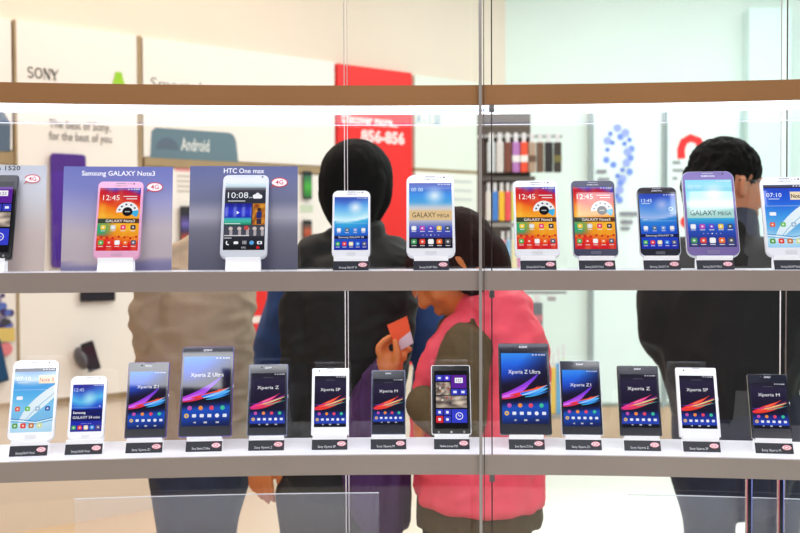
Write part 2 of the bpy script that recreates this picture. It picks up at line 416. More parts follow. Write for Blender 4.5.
def scr_htc(A):
    c = Canvas(None, True)
    c.field(0,0,1,A, lambda u,v: ramp([(0,(20,20,26)),(.3,(55,55,68)),(.75,(45,48,60)),(.9,(52,56,70)),(.93,(60,70,85)),(.955,(205,225,235)),(1,(205,225,235))], v), 4, 40)
    c.text('10:08', .07, A*.775, .235, (235,240,245), 'l', width=.50); c.text('am', .59, A*.775, .07, (235,240,245), 'l')
    c.rect(.08, A*.725, .5, A*.737, (215,220,225))
    c.disc(.80, A*.83, .05, (235,235,240)); c.disc(.74, A*.80, .06, (245,245,250)); c.disc(.86, A*.80, .055, (245,245,250)); c.rr(.80, A*.785, .22, .06, .03, (245,245,250))
    def stad(u, v):
        if v < .33: return ramp([(0,(30,120,90)),(.5,(70,190,160)),(1,(60,160,200))], v*3)
        b = ramp([(.33,(30,40,170)),(.6,(50,60,210)),(1,(25,30,130))], v); return mixc(b, (200,215,255), max(0, math.sin(u*20))*.45*(1 if .38<v<.8 else .2))
    c.field(.0, A*.37, .66, A*.695, stad, 24, 14)
    c.poly([(.30, A*.53),(.30, A*.58),(.37, A*.555)], (240,245,255))
    c.rect(.02, A*.385, .4, A*.395, (230,235,245))
    c.field(.69, A*.37, 1, A*.695, lambda u,v: mixc((120,50,20),(240,170,50), .5+.8*noise.noise(Vector((u*3,v*4,2)))), 8, 12)
    c.disc(.85, A*.60, .05, (60,40,35)); c.rr(.85, A*.52, .13, .2, .05, (40,45,110)); c.rect(.79,A*.38,.91,A*.46,(60,45,60))
    c.rect(.0, A*.20, 1, A*.36, (70,72,84))
    for k, x in enumerate((.17,.38,.57,.75,.93)):
        c.disc(x, A*.315, .05, (205,190,185)); c.rr(x+.01, A*.25, .07, .16, .03, (175,165,170))
    c.disc(.55, A*.325, .06, (195,75,70)); c.rect(.02,A*.205,.62,A*.217,(225,225,230)); c.rect(.02,A*.17,.2,A*.18,(215,215,220))
    c.ring(.12,A*.105,.04,.05,.028,(240,240,245),120,300); c.rr(.31,A*.105,.11,.07,.02,(240,240,245))
    for i in range(3):
        for j in range(3): c.rect(.47+i*.035,A*.085+j*.033,.49+i*.035,A*.085+j*.033+.02,(220,220,225))
    c.disc(.69,A*.105,.055,(90,165,225)); c.rr(.88,A*.105,.12,.08,.02,(240,240,245)); c.disc(.88,A*.105,.028,(60,80,140))
    c.text('hTC', .5, A*.022, .06, (225,225,230), bold=.01); c.disc(.84, A*.035, .04, (200,25,40))
    return c

# ------------------------------------------------------------------ showcase
Z_TOP = {'upper': 1.578, 'middle': 1.2535, 'bottom': .929}
TH = .0345
PH0, PH1, NSEG = -.25, .25, 60
DEP = .165
def arc_prism(r0, r1, z0, z1, ph0=PH0, ph1=PH1, n=NSEG):
    bm = bmesh.new(); rings = []
    for k in range(n + 1):
        ph = ph0 + (ph1 - ph0) * k / n
        rings.append([bm.verts.new(arc(ph, r, z)) for r, z in ((r0, z0), (r1, z0), (r1, z1), (r0, z1))])
    for a, b in zip(rings, rings[1:]):
        for i in range(4): bm.faces.new((a[i], a[(i+1) % 4], b[(i+1) % 4], b[i]))
    bm.faces.new(rings[0]); bm.faces.new(rings[-1])
    return bm
M_SHELFTOP = mat('white shelf top', (250, 248, 250), .35)
M_FACE = {'upper': mat('warm reflection fascia', (176, 124, 74), .35, .15, noise_amt=.05, nscale=3),  # warm reflected light put into the upper front's base colour
          'middle': mat('grey fascia', (172, 158, 152), .4, .1, noise_amt=.05, nscale=3)}
M_FACE['bottom'] = mat('pale grey fascia', (178, 166, 158), .4, .1, noise_amt=.05, nscale=3)
M_LED = mat('led strip', (238, 243, 255), emit=2.6)
M_LEDB = mat('led blue core', (190, 205, 255), emit=1.25)
M_LEDD = mat('led strip dim', (238, 243, 255), emit=3.2)
shelf_lab = {'upper': 'curved shelf at the top with a warm reflection painted on its front, lit strip beneath',
             'middle': 'curved grey-fronted shelf carrying the picture cards',
             'bottom': 'lowest curved grey-fronted shelf with a bright white top'}
for k, z in Z_TOP.items():
    t = thing('display_shelf', shelf_lab[k], 'shelf', arc(0, RF + DEP/2, z - TH), group='curved display shelves')
    off = -Vector(t.location)
    def sh(name, bm, m):
        bmesh.ops.translate(bm, verts=bm.verts, vec=off); return obj(name, bm, m, t)
    sh('fascia', arc_prism(RF, RF + .008, z - TH, z), M_FACE[k])
    sh('shelf_board', arc_prism(RF + .008, RF + DEP, z - .012, z), M_SHELFTOP)
    sh('light_strip', arc_prism(RF + .010, RF + DEP - .03, z - TH + .001, z - .013), M_LED if k == 'upper' else M_LEDD)
    if k == 'upper':
        sh('light_core', arc_prism(RF + .055, RF + .085, z - TH - .0008, z - TH + .0009), M_LEDB)
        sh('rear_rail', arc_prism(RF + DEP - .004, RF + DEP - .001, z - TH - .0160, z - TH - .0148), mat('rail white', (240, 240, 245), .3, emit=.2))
# glass
M_EDGE_L = mat('glass edge pale', (225, 215, 212), .2, spec=.8)
M_EDGE_D = mat('glass edge dark', (96, 84, 80), .2, spec=.8)
M_EDGE_M = mat('glass edge grey', (190, 184, 182), .2, .2)
ZG0, ZG1 = .0, 2.6
def pane(name, r, pxa, pxb, mt, edges):
    pa = phi_at(pxa, r) if pxa is not None else PH0; pb = phi_at(pxb, r) if pxb is not None else PH1
    n = max(6, int((pb - pa) / .0085)); bm = bmesh.new(); prev = None
    for k in range(n + 1):
        ph = pa + (pb - pa) * k / n
        cur = [bm.verts.new(arc(ph, r, ZG0)), bm.verts.new(arc(ph, r, ZG1))]
        if prev: bm.faces.new((prev[0], cur[0], cur[1], prev[1]))
        prev = cur
    o = struct(name, bm, mt)
    for p in o.data.polygons: p.use_smooth = True
    for (ph, m, wd, dp) in edges(pa, pb):
        e = arc_prism(r - dp, r + .001, ZG0, ZG1, ph, ph + wd / r, 1); obj('edge_strip', e, m, o)
    return o
RB = RF + DEP + .008
pane('window_1', RF - .012, None, 482.0, M_FRONTGLASS, lambda a, b: [(b - .0052/RF, M_EDGE_M, .0052, .002)])
pane('window_2', RF - .012, 484.2, None, M_FRONTGLASS, lambda a, b: [(a - .001/RF, M_EDGE_D, .0013, .002)])
pane('window_3', RB, None, 344.6, M_REARGLASS, lambda a, b: [(b, M_EDGE_L, .0016, .002)])
pane('window_4', RB, 347.6, 780.0, M_REARGLASS, lambda a, b: [(a, M_EDGE_L, .0013, .002), (b, M_EDGE_L, .0016, .002)])
pane('window_5', RB, 785.6, None, M_REARGLASS, lambda a, b: [(a, M_EDGE_D, .0022, .002)])

def frosted():  # milky see-through mix standing in for a reflection
    m = bpy.data.materials.new('reflected haze'); m.use_nodes = True; nt = m.node_tree
    for n in list(nt.nodes): nt.nodes.remove(n)
    o = nt.nodes.new('ShaderNodeOutputMaterial'); mx = nt.nodes.new('ShaderNodeMixShader'); mx.inputs[0].default_value = .16
    t = nt.nodes.new('ShaderNodeBsdfTransparent'); d = nt.nodes.new('ShaderNodeBsdfDiffuse'); d.inputs['Color'].default_value = (*lin((205, 208, 218)), 1)
    nt.links.new(t.outputs[0], mx.inputs[1]); nt.links.new(d.outputs[0], mx.inputs[2]); nt.links.new(mx.outputs[0], o.inputs['Surface']); return m
M_HAZE = frosted()
for pxa, pxb, lb in ((72, 378, 'pale sheet added as reflected haze under the lowest shelf before the blue jeans'), (628, 900, 'pale sheet added as reflected haze under the lowest shelf before the navy trousers')):  # sheets added in place of reflections seen below the shelf
    pa, pb = phi_at(pxa, RB - .02), phi_at(pxb, RB - .02); zt = P(200, 494.5, 1.9).z
    t = thing('haze_sheet', lb, 'haze sheet', arc((pa+pb)/2, RB - .02, 0), group='reflected haze sheets')
    for nm, z0, z1, mm, r0 in (('sheet', .002, zt, M_HAZE, RB - .0215), ('top_edge', zt, zt + .0012, mat('haze edge', (200, 202, 206), .3), RB - .022)):
        bm = bmesh.new(); prev = None
        if nm == 'sheet':
            for k in range(25):
                ph = pa + (pb - pa)*k/24; cur = [bm.verts.new(arc(ph, r0, z0)), bm.verts.new(arc(ph, r0, z1))]
                if prev: bm.faces.new((prev[0], cur[0], cur[1], prev[1]))
                prev = cur
        else: bm.free(); bm = arc_prism(r0, r0 + .003, z0, z1, pa, pb, 24)
        bmesh.ops.translate(bm, verts=bm.verts, vec=-Vector(t.location)); obj(nm, bm, mm, t)

# slim glass fins under the lowest shelf
for px, lb in ((750.5, 'slim upright glass fin under the lowest shelf, nearer the pink vest'), (782.5, 'slim upright glass fin under the lowest shelf in line with the rear glass joint')):
    ph = phi_at(px, RB - .045); r = RB - .045; zt = Z_TOP['bottom'] - TH - .0005
    t = thing('glass_fin', lb, 'glass fin', arc(ph, r, 0), (0, 0, -ph), 'upright glass fins')
    obj('sheet', bbox_bm(-.0032, .0032, 0, .014, .002, zt), mat('deep tinted glass', (16, 18, 34), .1), t)
    obj('edge_strip', bbox_bm(-.0050, -.0033, -.001, .014, .002, zt), mat('reddish fringe edge', (150, 70, 76), .2), t)  # red fringing and reflection put into the edge colour
    obj('edge_strip', bbox_bm(.0033, .0050, -.001, .014, .002, zt), mat('bluish fringe edge', (120, 130, 190), .2), t)  # blue fringing and reflection put into the edge colour

# thin steel rod just inside the front glass and its clips
rod_phi = phi_at(491.5, RF + .012)
def cyl(bm, p0, p1, r, n=10):
    d = Vector(p1) - Vector(p0); q = d.to_track_quat('Z', 'Y').to_matrix().to_4x4()
    bmesh.ops.create_cone(bm, cap_ends=True, segments=n, radius1=r, radius2=r, depth=d.length, matrix=Matrix.Translation((Vector(p0)+Vector(p1))/2) @ q)
bm = bmesh.new(); cyl(bm, arc(rod_phi, RF + .0035, 0), arc(rod_phi, RF + .0035, 2.6), .0011)
M_STEEL = mat('brushed steel', (150, 150, 152), .3, .9)
rod = obj('support_rod', bm, mat('dark steel', (70, 62, 60), .3, .6)); tag(rod, 'thin dark vertical steel rod running past all three shelves beside the glass joint', 'rod')
for z, w in ((Z_TOP['upper'] - TH, 'upper'), (Z_TOP['middle'] - TH, 'middle'), (Z_TOP['bottom'] - TH, 'bottom')):
    t = thing('shelf_clip', {'upper': 'small steel clip under the top shelf', 'middle': 'small steel clip under the shelf that carries the cards',
              'bottom': 'small steel clip under the lowest shelf'}[w], 'clip', arc(rod_phi, RF + .0035, z - .013), (0, 0, -rod_phi), 'steel shelf clips')
    obj('clip_body', bbox_bm(-.0045, .0045, -.005, .006, 0, .013, bevel=.001), M_STEEL, t)
    b2 = bmesh.new(); cyl(b2, (0, -.007, .006), (0, -.004, .006), .002); obj('screw', b2, M_STEEL, t)

# ------------------------------------------------------------------ phones, stands, plates
LEAN = math.radians(24)
RP = RF + .072
M_STAND = mat('white acrylic', (248, 248, 250), .25, coat=.3, emit=.22)  # emission stands in for light on the shaded lip; stands are no lamps
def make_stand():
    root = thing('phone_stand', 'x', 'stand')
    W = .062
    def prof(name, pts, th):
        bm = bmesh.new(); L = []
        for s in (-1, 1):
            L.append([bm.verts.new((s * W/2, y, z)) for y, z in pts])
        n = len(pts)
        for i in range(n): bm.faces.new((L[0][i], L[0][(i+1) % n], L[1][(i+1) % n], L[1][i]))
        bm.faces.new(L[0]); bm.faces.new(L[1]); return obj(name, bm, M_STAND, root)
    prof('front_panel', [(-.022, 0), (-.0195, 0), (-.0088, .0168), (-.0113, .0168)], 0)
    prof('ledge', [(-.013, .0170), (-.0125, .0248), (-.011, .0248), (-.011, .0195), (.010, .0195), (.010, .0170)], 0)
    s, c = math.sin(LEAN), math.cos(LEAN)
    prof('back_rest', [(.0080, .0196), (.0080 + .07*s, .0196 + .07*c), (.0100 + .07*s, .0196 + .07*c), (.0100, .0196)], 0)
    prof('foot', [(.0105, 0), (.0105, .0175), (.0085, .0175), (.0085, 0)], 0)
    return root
def make_plate(text, w=.0645, h=.0195):
    root = thing('name_plate', 'x', 'name plate')
    bm = bmesh.new(); slab(bm, w, h, .0012, .0006, .0002); obj('plate', bm, mat('black plate', (34, 34, 44), .35), root)
    c = Canvas(); c.text(text, -.08, .055, .10, (225, 225, 230), width=.50)
    c.build('lettering', M_PRINT, root, 0, 0, w, -.0008)
    c = Canvas(); c.disc(0, 0, 1, (250, 228, 232), .62); c.ring(0, 0, .93, .55, .10, (224, 70, 92), -160, 170); c.ring(-.1, -.02, .45, .26, .13, (224, 70, 92)); c.stroke([(.05, -.28), (.7, .10)], .10, (224, 70, 92))
    c.build('badge', M_PRINT, root, w*.335, h*.58, w*.125, -.0009)
    return root
stand0 = None
FACE = {'white': ((244, 244, 247), .25), 'black': ((14, 14, 18), .15), 'silver': ((214, 218, 224), .3), 'pink': ((240, 170, 205), .3), 'purple': ((112, 88, 160), .25), 'navy': ((42, 46, 78), .2), 'slate': ((22, 25, 42), .12), 'bluegrey': ((120, 130, 165), .2)}
def face_mat(k): return mat('phone ' + k, FACE[k][0], FACE[k][1], coat=.5)
def make_phone(d, shelf):
    z = Z_TOP[shelf]
    bx, wpx, ytop = d['x'], d['w'], d['top']
    py = 258 if shelf == 'middle' else 438
    ph = phi_at(bx, RP, py); base = arc(ph, RP, z + .0216)
    Yd = base.y
    w = wpx / FPX * Yd / math.cos(ph * .4)
    hor = 244.5 + (400 - bx) * .0035
    k = (hor - ytop) / FPX
    dzb = base.z - 1.3
    h = (k * Yd - dzb) / (math.cos(LEAN) - k * math.sin(LEAN) * math.cos(ph))
    t = .0088; kind = d['kind']
    root = thing('smartphone', d['label'], 'smartphone', base, (-LEAN, 0, -ph), 'smartphones on the ' + shelf + ' shelf')
    r = {'samsung': .011, 'note': .008, 'sony': .0025, 'ultra': .003, 'lumia': .004, 'htc': .009}[kind] * w / .07
    bm = bmesh.new(); slab(bm, w, h, t, r, .0015); obj('body', bm, face_mat(d['body']), root, smooth=False)
    fi = .0012 if d['body'] != d['face'] else .0016
    fr = bmesh.new(); slab(fr, w - 2*fi, h - 2*fi, .0006, max(r - fi, .0008), .0002, zc=h/2); bmesh.ops.translate(fr, verts=fr.verts, vec=(0, -t/2 - .0001, 0))
    obj('front_panel', fr, face_mat(d['face']), root)
    yf = -t/2 - .0005
    side = {'samsung': .055, 'note': .05, 'sony': .06, 'ultra': .05, 'lumia': .075, 'htc': .045}[kind]
    tp, bt = {'samsung': (.105, .105), 'note': (.09, .095), 'sony': (.13, .115), 'ultra': (.115, .115), 'lumia': (.085, .075), 'htc': (.055, .04)}[kind]
    if d.get('margins'): side, tp, bt = d['margins']
    sw = w * (1 - 2*side); shh = h * (1 - tp - bt)
    c = d['screen'](shh / sw)
    c.build('screen', M_SCREEN, root, -sw/2, h*bt, sw, yf)
    light = d['face'] in ('white', 'silver', 'pink')
    ink = (150, 150, 158) if light else (225, 225, 232)
    def bits(name, fn, scale=w):
        cc = Canvas(); fn(cc); return cc.build(name, M_PRINT, root, 0, 0, scale, yf)
    H = h / w
    if kind in ('samsung', 'note'):
        bits('earpiece', lambda cc: cc.rr(0, H*.972, .22, .022, .011, (140,140,146) if light else (150,150,165)))
        bits('camera_lens', lambda cc: (cc.disc(.29, H*.965, .02, (50,50,58)), cc.disc(.22, H*.966, .012, (70,70,78)), cc.disc(.16, H*.966, .012, (90,90,96))))
        bits('logo', lambda cc: cc.text('SAMSUNG', 0, H*.93, .055, ink, bold=.008, width=.26))
        hb = bmesh.new(); slab(hb, w*.24, w*.085, .0008, w*.035, .0003, zc=h*.047); bmesh.ops.translate(hb, verts=hb.verts, vec=(0, yf - .0002, 0))
        tag(obj('home_button', hb, mat('button ' + d['face'], mixc(FACE[d['face']][0], (128,128,132), .18 if light else .35), .3), root), None)
    elif kind in ('sony', 'ultra'):
        bits('earpiece', lambda cc: cc.rr(0, H*.985, .2, .016, .008, (90,90,100) if d['face'] != 'white' else (60,60,66)))
        bits('logo', lambda cc: cc.text('SONY', 0, H*(.935 if kind == 'sony' else .945), .062, (235,235,240) if not light else (140,140,148), bold=.012, width=.17))
        bits('camera_lens', lambda cc: cc.disc(-.30 if d['face'] == 'white' else -.17, H*.955, .022, (30,30,36)))
        sb = bmesh.new(); cyl(sb, (w/2 - .0005, 0, h*.55), (w/2 + .0009, 0, h*.55), .0032, 14); obj('power_button', sb, mat('metal button', (190,190,196), .3, .8), root)
    elif kind == 'lumia':
        bits('earpiece', lambda cc: cc.rr(0, H*.978, .16, .014, .007, (90,90,96)))
        bits('touch_key', lambda cc: cc.stroke([(-.3, H*.035+.02), (-.34, H*.035), (-.3, H*.035-.02)], .012, (200,200,205))); bits('touch_key', lambda cc: cc.rr(0, H*.035, .05, .05, .005, (200,200,205))); bits('touch_key', lambda cc: cc.ring(.32, H*.037, .018, .018, .01, (200,200,205)))
    else:
        bits('speaker_grille', lambda cc: [cc.disc(-.28 + k*.022, H*.972, .006, (120,124,130), n=6) for k in range(22)])
        bits('camera_lens', lambda cc: cc.disc(.36, H*.972, .022, (30,30,40)))
    d['pos'] = (ph, z, w, h)
    return root

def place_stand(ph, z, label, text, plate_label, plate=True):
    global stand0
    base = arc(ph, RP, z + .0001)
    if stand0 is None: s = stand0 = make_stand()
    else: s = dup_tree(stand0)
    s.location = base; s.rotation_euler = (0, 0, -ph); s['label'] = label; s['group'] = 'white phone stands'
    if plate:
        p = make_plate(text)
        a = math.atan2(.012, .0175)   # slope of the stand's front panel
        loc = base + Matrix.Rotation(-ph, 3, 'Z') @ Vector((0, -.0228, .0002))
        p.location = loc; p.rotation_euler = (-a, 0, -ph); p['label'] = plate_label; p['group'] = 'black name plates'
    return s

PHONES = [
 # middle shelf
 dict(sh='middle', x=-12, w=46, top=176, kind='lumia', body='black', face='black', screen=lambda A: scr_tiles(A, 1), short='tile-screen phone beside the pale grey card', label='large black smartphone with coloured tile screen before the pale grey card', tagt=None),
 dict(sh='middle', x=116.5, w=45.5, top=182.5, kind='note', body='pink', face='pink', screen=scr_note3, short='pink phone', label='pink smartphone with red and orange screen before the violet card', tagt=None),
 dict(sh='middle', x=243.5, w=47, top=176, kind='htc', body='silver', face='silver', margins=(.06, .11, .09), screen=scr_htc, short='silver phone', label='silver smartphone showing 10:08 before the slate blue card', tagt=None),
 dict(sh='middle', x=351, w=38.5, top=191.5, kind='samsung', body='white', face='white', screen=lambda A: scr_s4(A, False, False), short='small white phone before the dark-haired head', label='small white smartphone with blue sea screen before the dark-haired head', tagt='Samsung GALAXY S4'),
 dict(sh='middle', x=431, w=49, top=176, kind='samsung', body='white', face='white', screen=lambda A: scr_mega(A, True), short='large white phone with beige banner', label='large white smartphone with a beige banner across its blue screen', tagt='Samsung GALAXY MEGA'),
 dict(sh='middle', x=537.5, w=45, top=181.5, kind='note', body='white', face='white', screen=scr_note3, short='white phone with orange screen', label='white smartphone with red and orange screen showing 12:45', tagt='Samsung GALAXY Note3'),
 dict(sh='middle', x=596, w=45, top=181.5, kind='note', body='silver', face='navy', screen=scr_note3, short='dark blue phone with orange screen', label='dark blue smartphone with red and orange screen and silver rim', tagt='Samsung GALAXY Note3'),
 dict(sh='middle', x=660.5, w=40.5, top=188, kind='samsung', body='silver', face='slate', screen=lambda A: scr_s4(A, True, True), short='small black phone beside the purple one', label='small black smartphone with blue sky screen beside the purple framed one', tagt='Samsung GALAXY S4'),
 dict(sh='middle', x=713.5, w=52, top=172.5, kind='samsung', body='silver', face='purple', screen=lambda A: scr_mega(A, False), short='purple framed phone', label='large purple framed smartphone with a pale banner on its screen', tagt='Samsung GALAXY MEGA'),
 dict(sh='middle', x=791, w=48, top=178, kind='samsung', body='white', face='white', screen=lambda A: scr_note2(A, False), short='white phone showing 07:10', label='white smartphone showing 07:10 with a cream label on its screen', tagt='Samsung GALAXY Note2'),
 # bottom shelf
 dict(sh='bottom', x=30.5, w=45.5, top=361, kind='samsung', body='white', face='white', screen=lambda A: scr_note2(A, True), short='white phone with feather screen on the bottom shelf', label='white smartphone with pale blue feather screen on the bottom shelf', tagt='Samsung GALAXY Note2'),
 dict(sh='bottom', x=85.5, w=36, top=377, kind='samsung', body='white', face='white', margins=(.075, .135, .12), screen=scr_mini, short='smallest white phone', label='smallest white smartphone with deep blue screen on the bottom shelf', tagt='Samsung GALAXY S4 mini'),
 dict(sh='bottom', x=145.5, w=41.5, top=363, kind='sony', body='purple', face='slate', screen=lambda A: scr_ribbon(A, 'Xperia Z1'), short='smaller purple edged phone', label='purple edged smartphone with ribbon screen, smaller of the purple two', tagt='Sony Xperia Z1'),
 dict(sh='bottom', x=205, w=53, top=347.5, kind='ultra', body='purple', face='slate', screen=lambda A: scr_ribbon(A, 'Xperia Z Ultra'), short='large purple edged phone', label='large purple edged smartphone with coloured ribbon screen', tagt='Sony Xperia Z Ultra'),
 dict(sh='bottom', x=267, w=40, top=365, kind='sony', body='bluegrey', face='slate', screen=lambda A: scr_burst(A, 'Xperia Z', False), short='black phone below the silver one', label='black smartphone with pink streak screen, below the silver smartphone', tagt='Sony Xperia Z'),
 dict(sh='bottom', x=330, w=38, top=369, kind='sony', body='white', face='white', margins=(.075, .12, .115), screen=lambda A: scr_burst(A, 'Xperia SP', True), short='white streak-screen phone before the black jacket', label='white smartphone with red streak screen before the black jacket', tagt='Sony Xperia SP'),
 dict(sh='bottom', x=388.5, w=34.5, top=371, kind='sony', body='bluegrey', face='slate', margins=(.06, .14, .15), screen=lambda A: scr_burst(A, 'Xperia M', True), short='small black phone below the raised hand', label='small black smartphone with red streak screen below the raised hand', tagt='Sony Xperia M'),
 dict(sh='bottom', x=451.5, w=40, top=366, kind='lumia', body='white', face='black', margins=(.075, .085, .08), screen=lambda A: scr_tiles(A, 0), short='white edged phone with blue tile screen', label='white edged smartphone with blue and purple tile screen', tagt='Nokia Lumia 925'),
 dict(sh='bottom', x=526, w=52, top=344, kind='ultra', body='black', face='slate', screen=lambda A: scr_ribbon(A, 'Xperia Z Ultra'), short='large black phone with ribbon screen', label='large black smartphone with ribbon screen before the pink vest', tagt='Sony Xperia Z Ultra'),
 dict(sh='bottom', x=582.5, w=41.5, top=361.5, kind='sony', body='silver', face='slate', screen=lambda A: scr_ribbon(A, 'Xperia Z1'), short='silver edged phone with ribbon screen', label='silver edged smartphone with ribbon screen beside the large black one', tagt='Sony Xperia Z1'),
 dict(sh='bottom', x=641, w=41.5, top=366.5, kind='sony', body='black', face='slate', screen=lambda A: scr_burst(A, 'Xperia Z', False), short='black streak-screen phone beside the white wall gap', label='black smartphone with pink streak screen, between silver edged and white phones', tagt='Sony Xperia Z'),
 dict(sh='bottom', x=700, w=40.5, top=368.5, kind='sony', body='white', face='white', margins=(.075, .12, .115), screen=lambda A: scr_burst(A, 'Xperia SP', True), short='white streak-screen phone before the dark coat', label='white smartphone with red streak screen before the man in the dark coat', tagt='Sony Xperia SP'),
 dict(sh='bottom', x=772, w=39, top=375, kind='sony', body='black', face='slate', margins=(.06, .14, .15), screen=lambda A: scr_burst(A, 'Xperia M', True), short='small black phone closing the bottom row', label='small black smartphone with red streak screen closing the bottom row', tagt='Sony Xperia M'),
]
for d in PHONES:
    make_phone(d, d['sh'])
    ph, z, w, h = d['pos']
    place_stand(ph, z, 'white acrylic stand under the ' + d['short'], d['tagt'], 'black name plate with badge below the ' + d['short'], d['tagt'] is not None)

# picture cards behind three phones
def card(px0, px1, ytop, fn, text, ink, label, badge, tx=.5):
    r = RF + .117; pa, pb = phi_at(px0, r), phi_at(px1, r); ph = (pa + pb) / 2
    w = (arc(pa, r) - arc(pb, r)).length; base = arc(ph, r, Z_TOP['middle'] + .0005); lean = math.radians(11)
    hor = 244.5 + (400 - (px0+px1)/2) * .0035; k = (hor - ytop) / FPX
    h = (k * base.y - (base.z - 1.3)) / (math.cos(lean) - k * math.sin(lean))
    root = thing('display_card', label, 'card', base, (-lean, 0, -ph), 'picture cards on the middle shelf')
    obj('board', bbox_bm(-w/2, w/2, -.0012, .0012, 0, h), mat('white card', (235, 235, 238), .5), root)
    c = Canvas(); A = h / w
    c.field(0, 0, 1, A, fn, 6, 30)
    c.build('picture', M_PRINT, root, -w/2, 0, w, -.0013)
    c = Canvas(); c.text(text, .745 if text[0] == 'N' else tx, A - (.088 if text[0] == 'S' else .052 if text[0] == 'N' else .068), .066, ink, 'r' if text[0] == 'N' else 'c', bold=.012, sx=1.25, width=None if text[0] == 'N' else (.67 if len(text) > 14 else .375)); c.build('lettering', M_PRINT, root, -w/2, 0, w, -.0017)
    c = Canvas(); badge4g(c, badge[0], badge[1] * A, .072); c.build('badge', M_PRINT, root, -w/2, 0, w, -.0020)
    return root
card(-62, 44, 165.5, lambda u, v: ramp([(0,(196,180,172)),(.4,(208,192,186)),(.75,(206,208,214)),(1,(196,200,208))], v + .05*u), 'Nokia Lumia 1520', (30,28,32), 'pale grey card with dark lettering at the end of the shelf', (.865, .87), .36)
card(60.5, 171.5, 167, lambda u, v: ramp([(0,(112,108,150)),(.06,(128,122,160)),(.10,(186,172,176)),(.38,(192,180,186)),(.62,(150,150,195)),(.82,(105,112,178)),(1,(98,106,176))], v + .03*math.sin(u*5)), 'Samsung GALAXY Note3', (250,250,252), 'violet card with white lettering behind the pink smartphone', (.835, .80))
card(188, 297.5, 166.5, lambda u, v: ramp([(0,(66,68,92)),(.18,(84,84,106)),(.38,(104,104,124)),(.50,(158,156,172)),(.56,(150,150,168)),(.66,(98,102,134)),(1,(86,94,146))], v), 'HTC One max', (250,250,252), 'slate blue card with white lettering behind the silver smartphone', (.83, .84))

# ------------------------------------------------------------------ room shell
FLOOR_Z = 0.0
WL0 = P(0, 245, 4.47); WL1 = P(480, 245, 6.19)
wdir = Vector((WL1.x - WL0.x, WL1.y - WL0.y, 0)).normalized(); wn = Vector((wdir.y, -wdir.x, 0))   # towards the camera side
wang = math.atan2(wdir.y, wdir.x)
WO = Vector((WL0.x, WL0.y, 0))
def wl(px, py, off=0.0):
    p = on_plane(px, py, WO + wn*off, wn); return (p - WO).dot(wdir), p.z
def floor_mat():
    m = bpy.data.materials.new('pale stone floor'); m.use_nodes = True; nt = m.node_tree; b = nt.nodes['Principled BSDF']
    tc = nt.nodes.new('ShaderNodeTexCoord'); sx = nt.nodes.new('ShaderNodeSeparateXYZ'); mr = nt.nodes.new('ShaderNodeMapRange')
    mr.inputs['From Min'].default_value = -1.0; mr.inputs['From Max'].default_value = 1.0
    cr = nt.nodes.new('ShaderNodeValToRGB'); cr.color_ramp.elements[0].color = (*lin((214, 176, 132)), 1); cr.color_ramp.elements[1].color = (*lin((242, 247, 242)), 1)  # warm light on the low-X side put into the floor colour
    n = nt.nodes.new('ShaderNodeTexNoise'); n.inputs['Scale'].default_value = 2.5
    ad = nt.nodes.new('ShaderNodeMath'); ad.operation = 'MULTIPLY_ADD'; ad.inputs[1].default_value = .25
    nt.links.new(tc.outputs['Object'], sx.inputs[0]); nt.links.new(tc.outputs['Object'], n.inputs['Vector'])
    nt.links.new(sx.outputs['X'], mr.inputs['Value']); nt.links.new(n.outputs['Fac'], ad.inputs[0]); nt.links.new(mr.outputs[0], ad.inputs[2])
    nt.links.new(ad.outputs[0], cr.inputs['Fac']); nt.links.new(cr.outputs['Color'], b.inputs['Base Color']); b.inputs['Roughness'].default_value = .3
    return m
struct('floor', bbox_bm(-6, 5, -1.5, 9, -.1, 0), floor_mat())
struct('ceiling', bbox_bm(-6, 5, 1.6, 9, 3.2, 3.3), mat('ceiling white', (240, 238, 232), .8))
def wallbox(name, u0, u1, z0, z1, d0, d1, m, origin=None, ang=None):
    bm = bbox_bm(u0, u1, d0, d1, z0, z1)
    bm.transform(Matrix.Translation(origin if origin is not None else WO) @ Matrix.Rotation(wang if ang is None else ang, 4, 'Z'))
    return struct(name, bm, m)
UEND = (WL1 - Vector((WL0.x, WL0.y, WL1.z))).length
wallbox('wall_left', -4.0, UEND + .35, 0, 3.2, 0, .1, mat('cream wall', (234, 218, 202), .8, noise_amt=.02, nscale=2))
YB = 6.32
struct('wall_back', bbox_bm(.3, 5, YB, YB + .1, 0, 3.2), mat('mint white wall', (226, 240, 234), .8, noise_amt=.02, nscale=2))
struct('wall_right', bbox_bm(4.6, 4.7, 1.6, YB, 0, 3.2), mat('mint white side wall', (228, 240, 236), .8, noise_amt=.02, nscale=2))
struct('baseboard_back', bbox_bm(.5, 4.6, YB - .03, YB - .001, 0, .27), mat('tan wood', (206, 176, 146), .5, noise_amt=.08, nscale=6))
struct('trim_3', bbox_bm(2.16, 2.42, YB - .12, YB - .001, .27, 2.75), mat('mint column', (222, 244, 242), .6, noise_amt=.02, nscale=2))

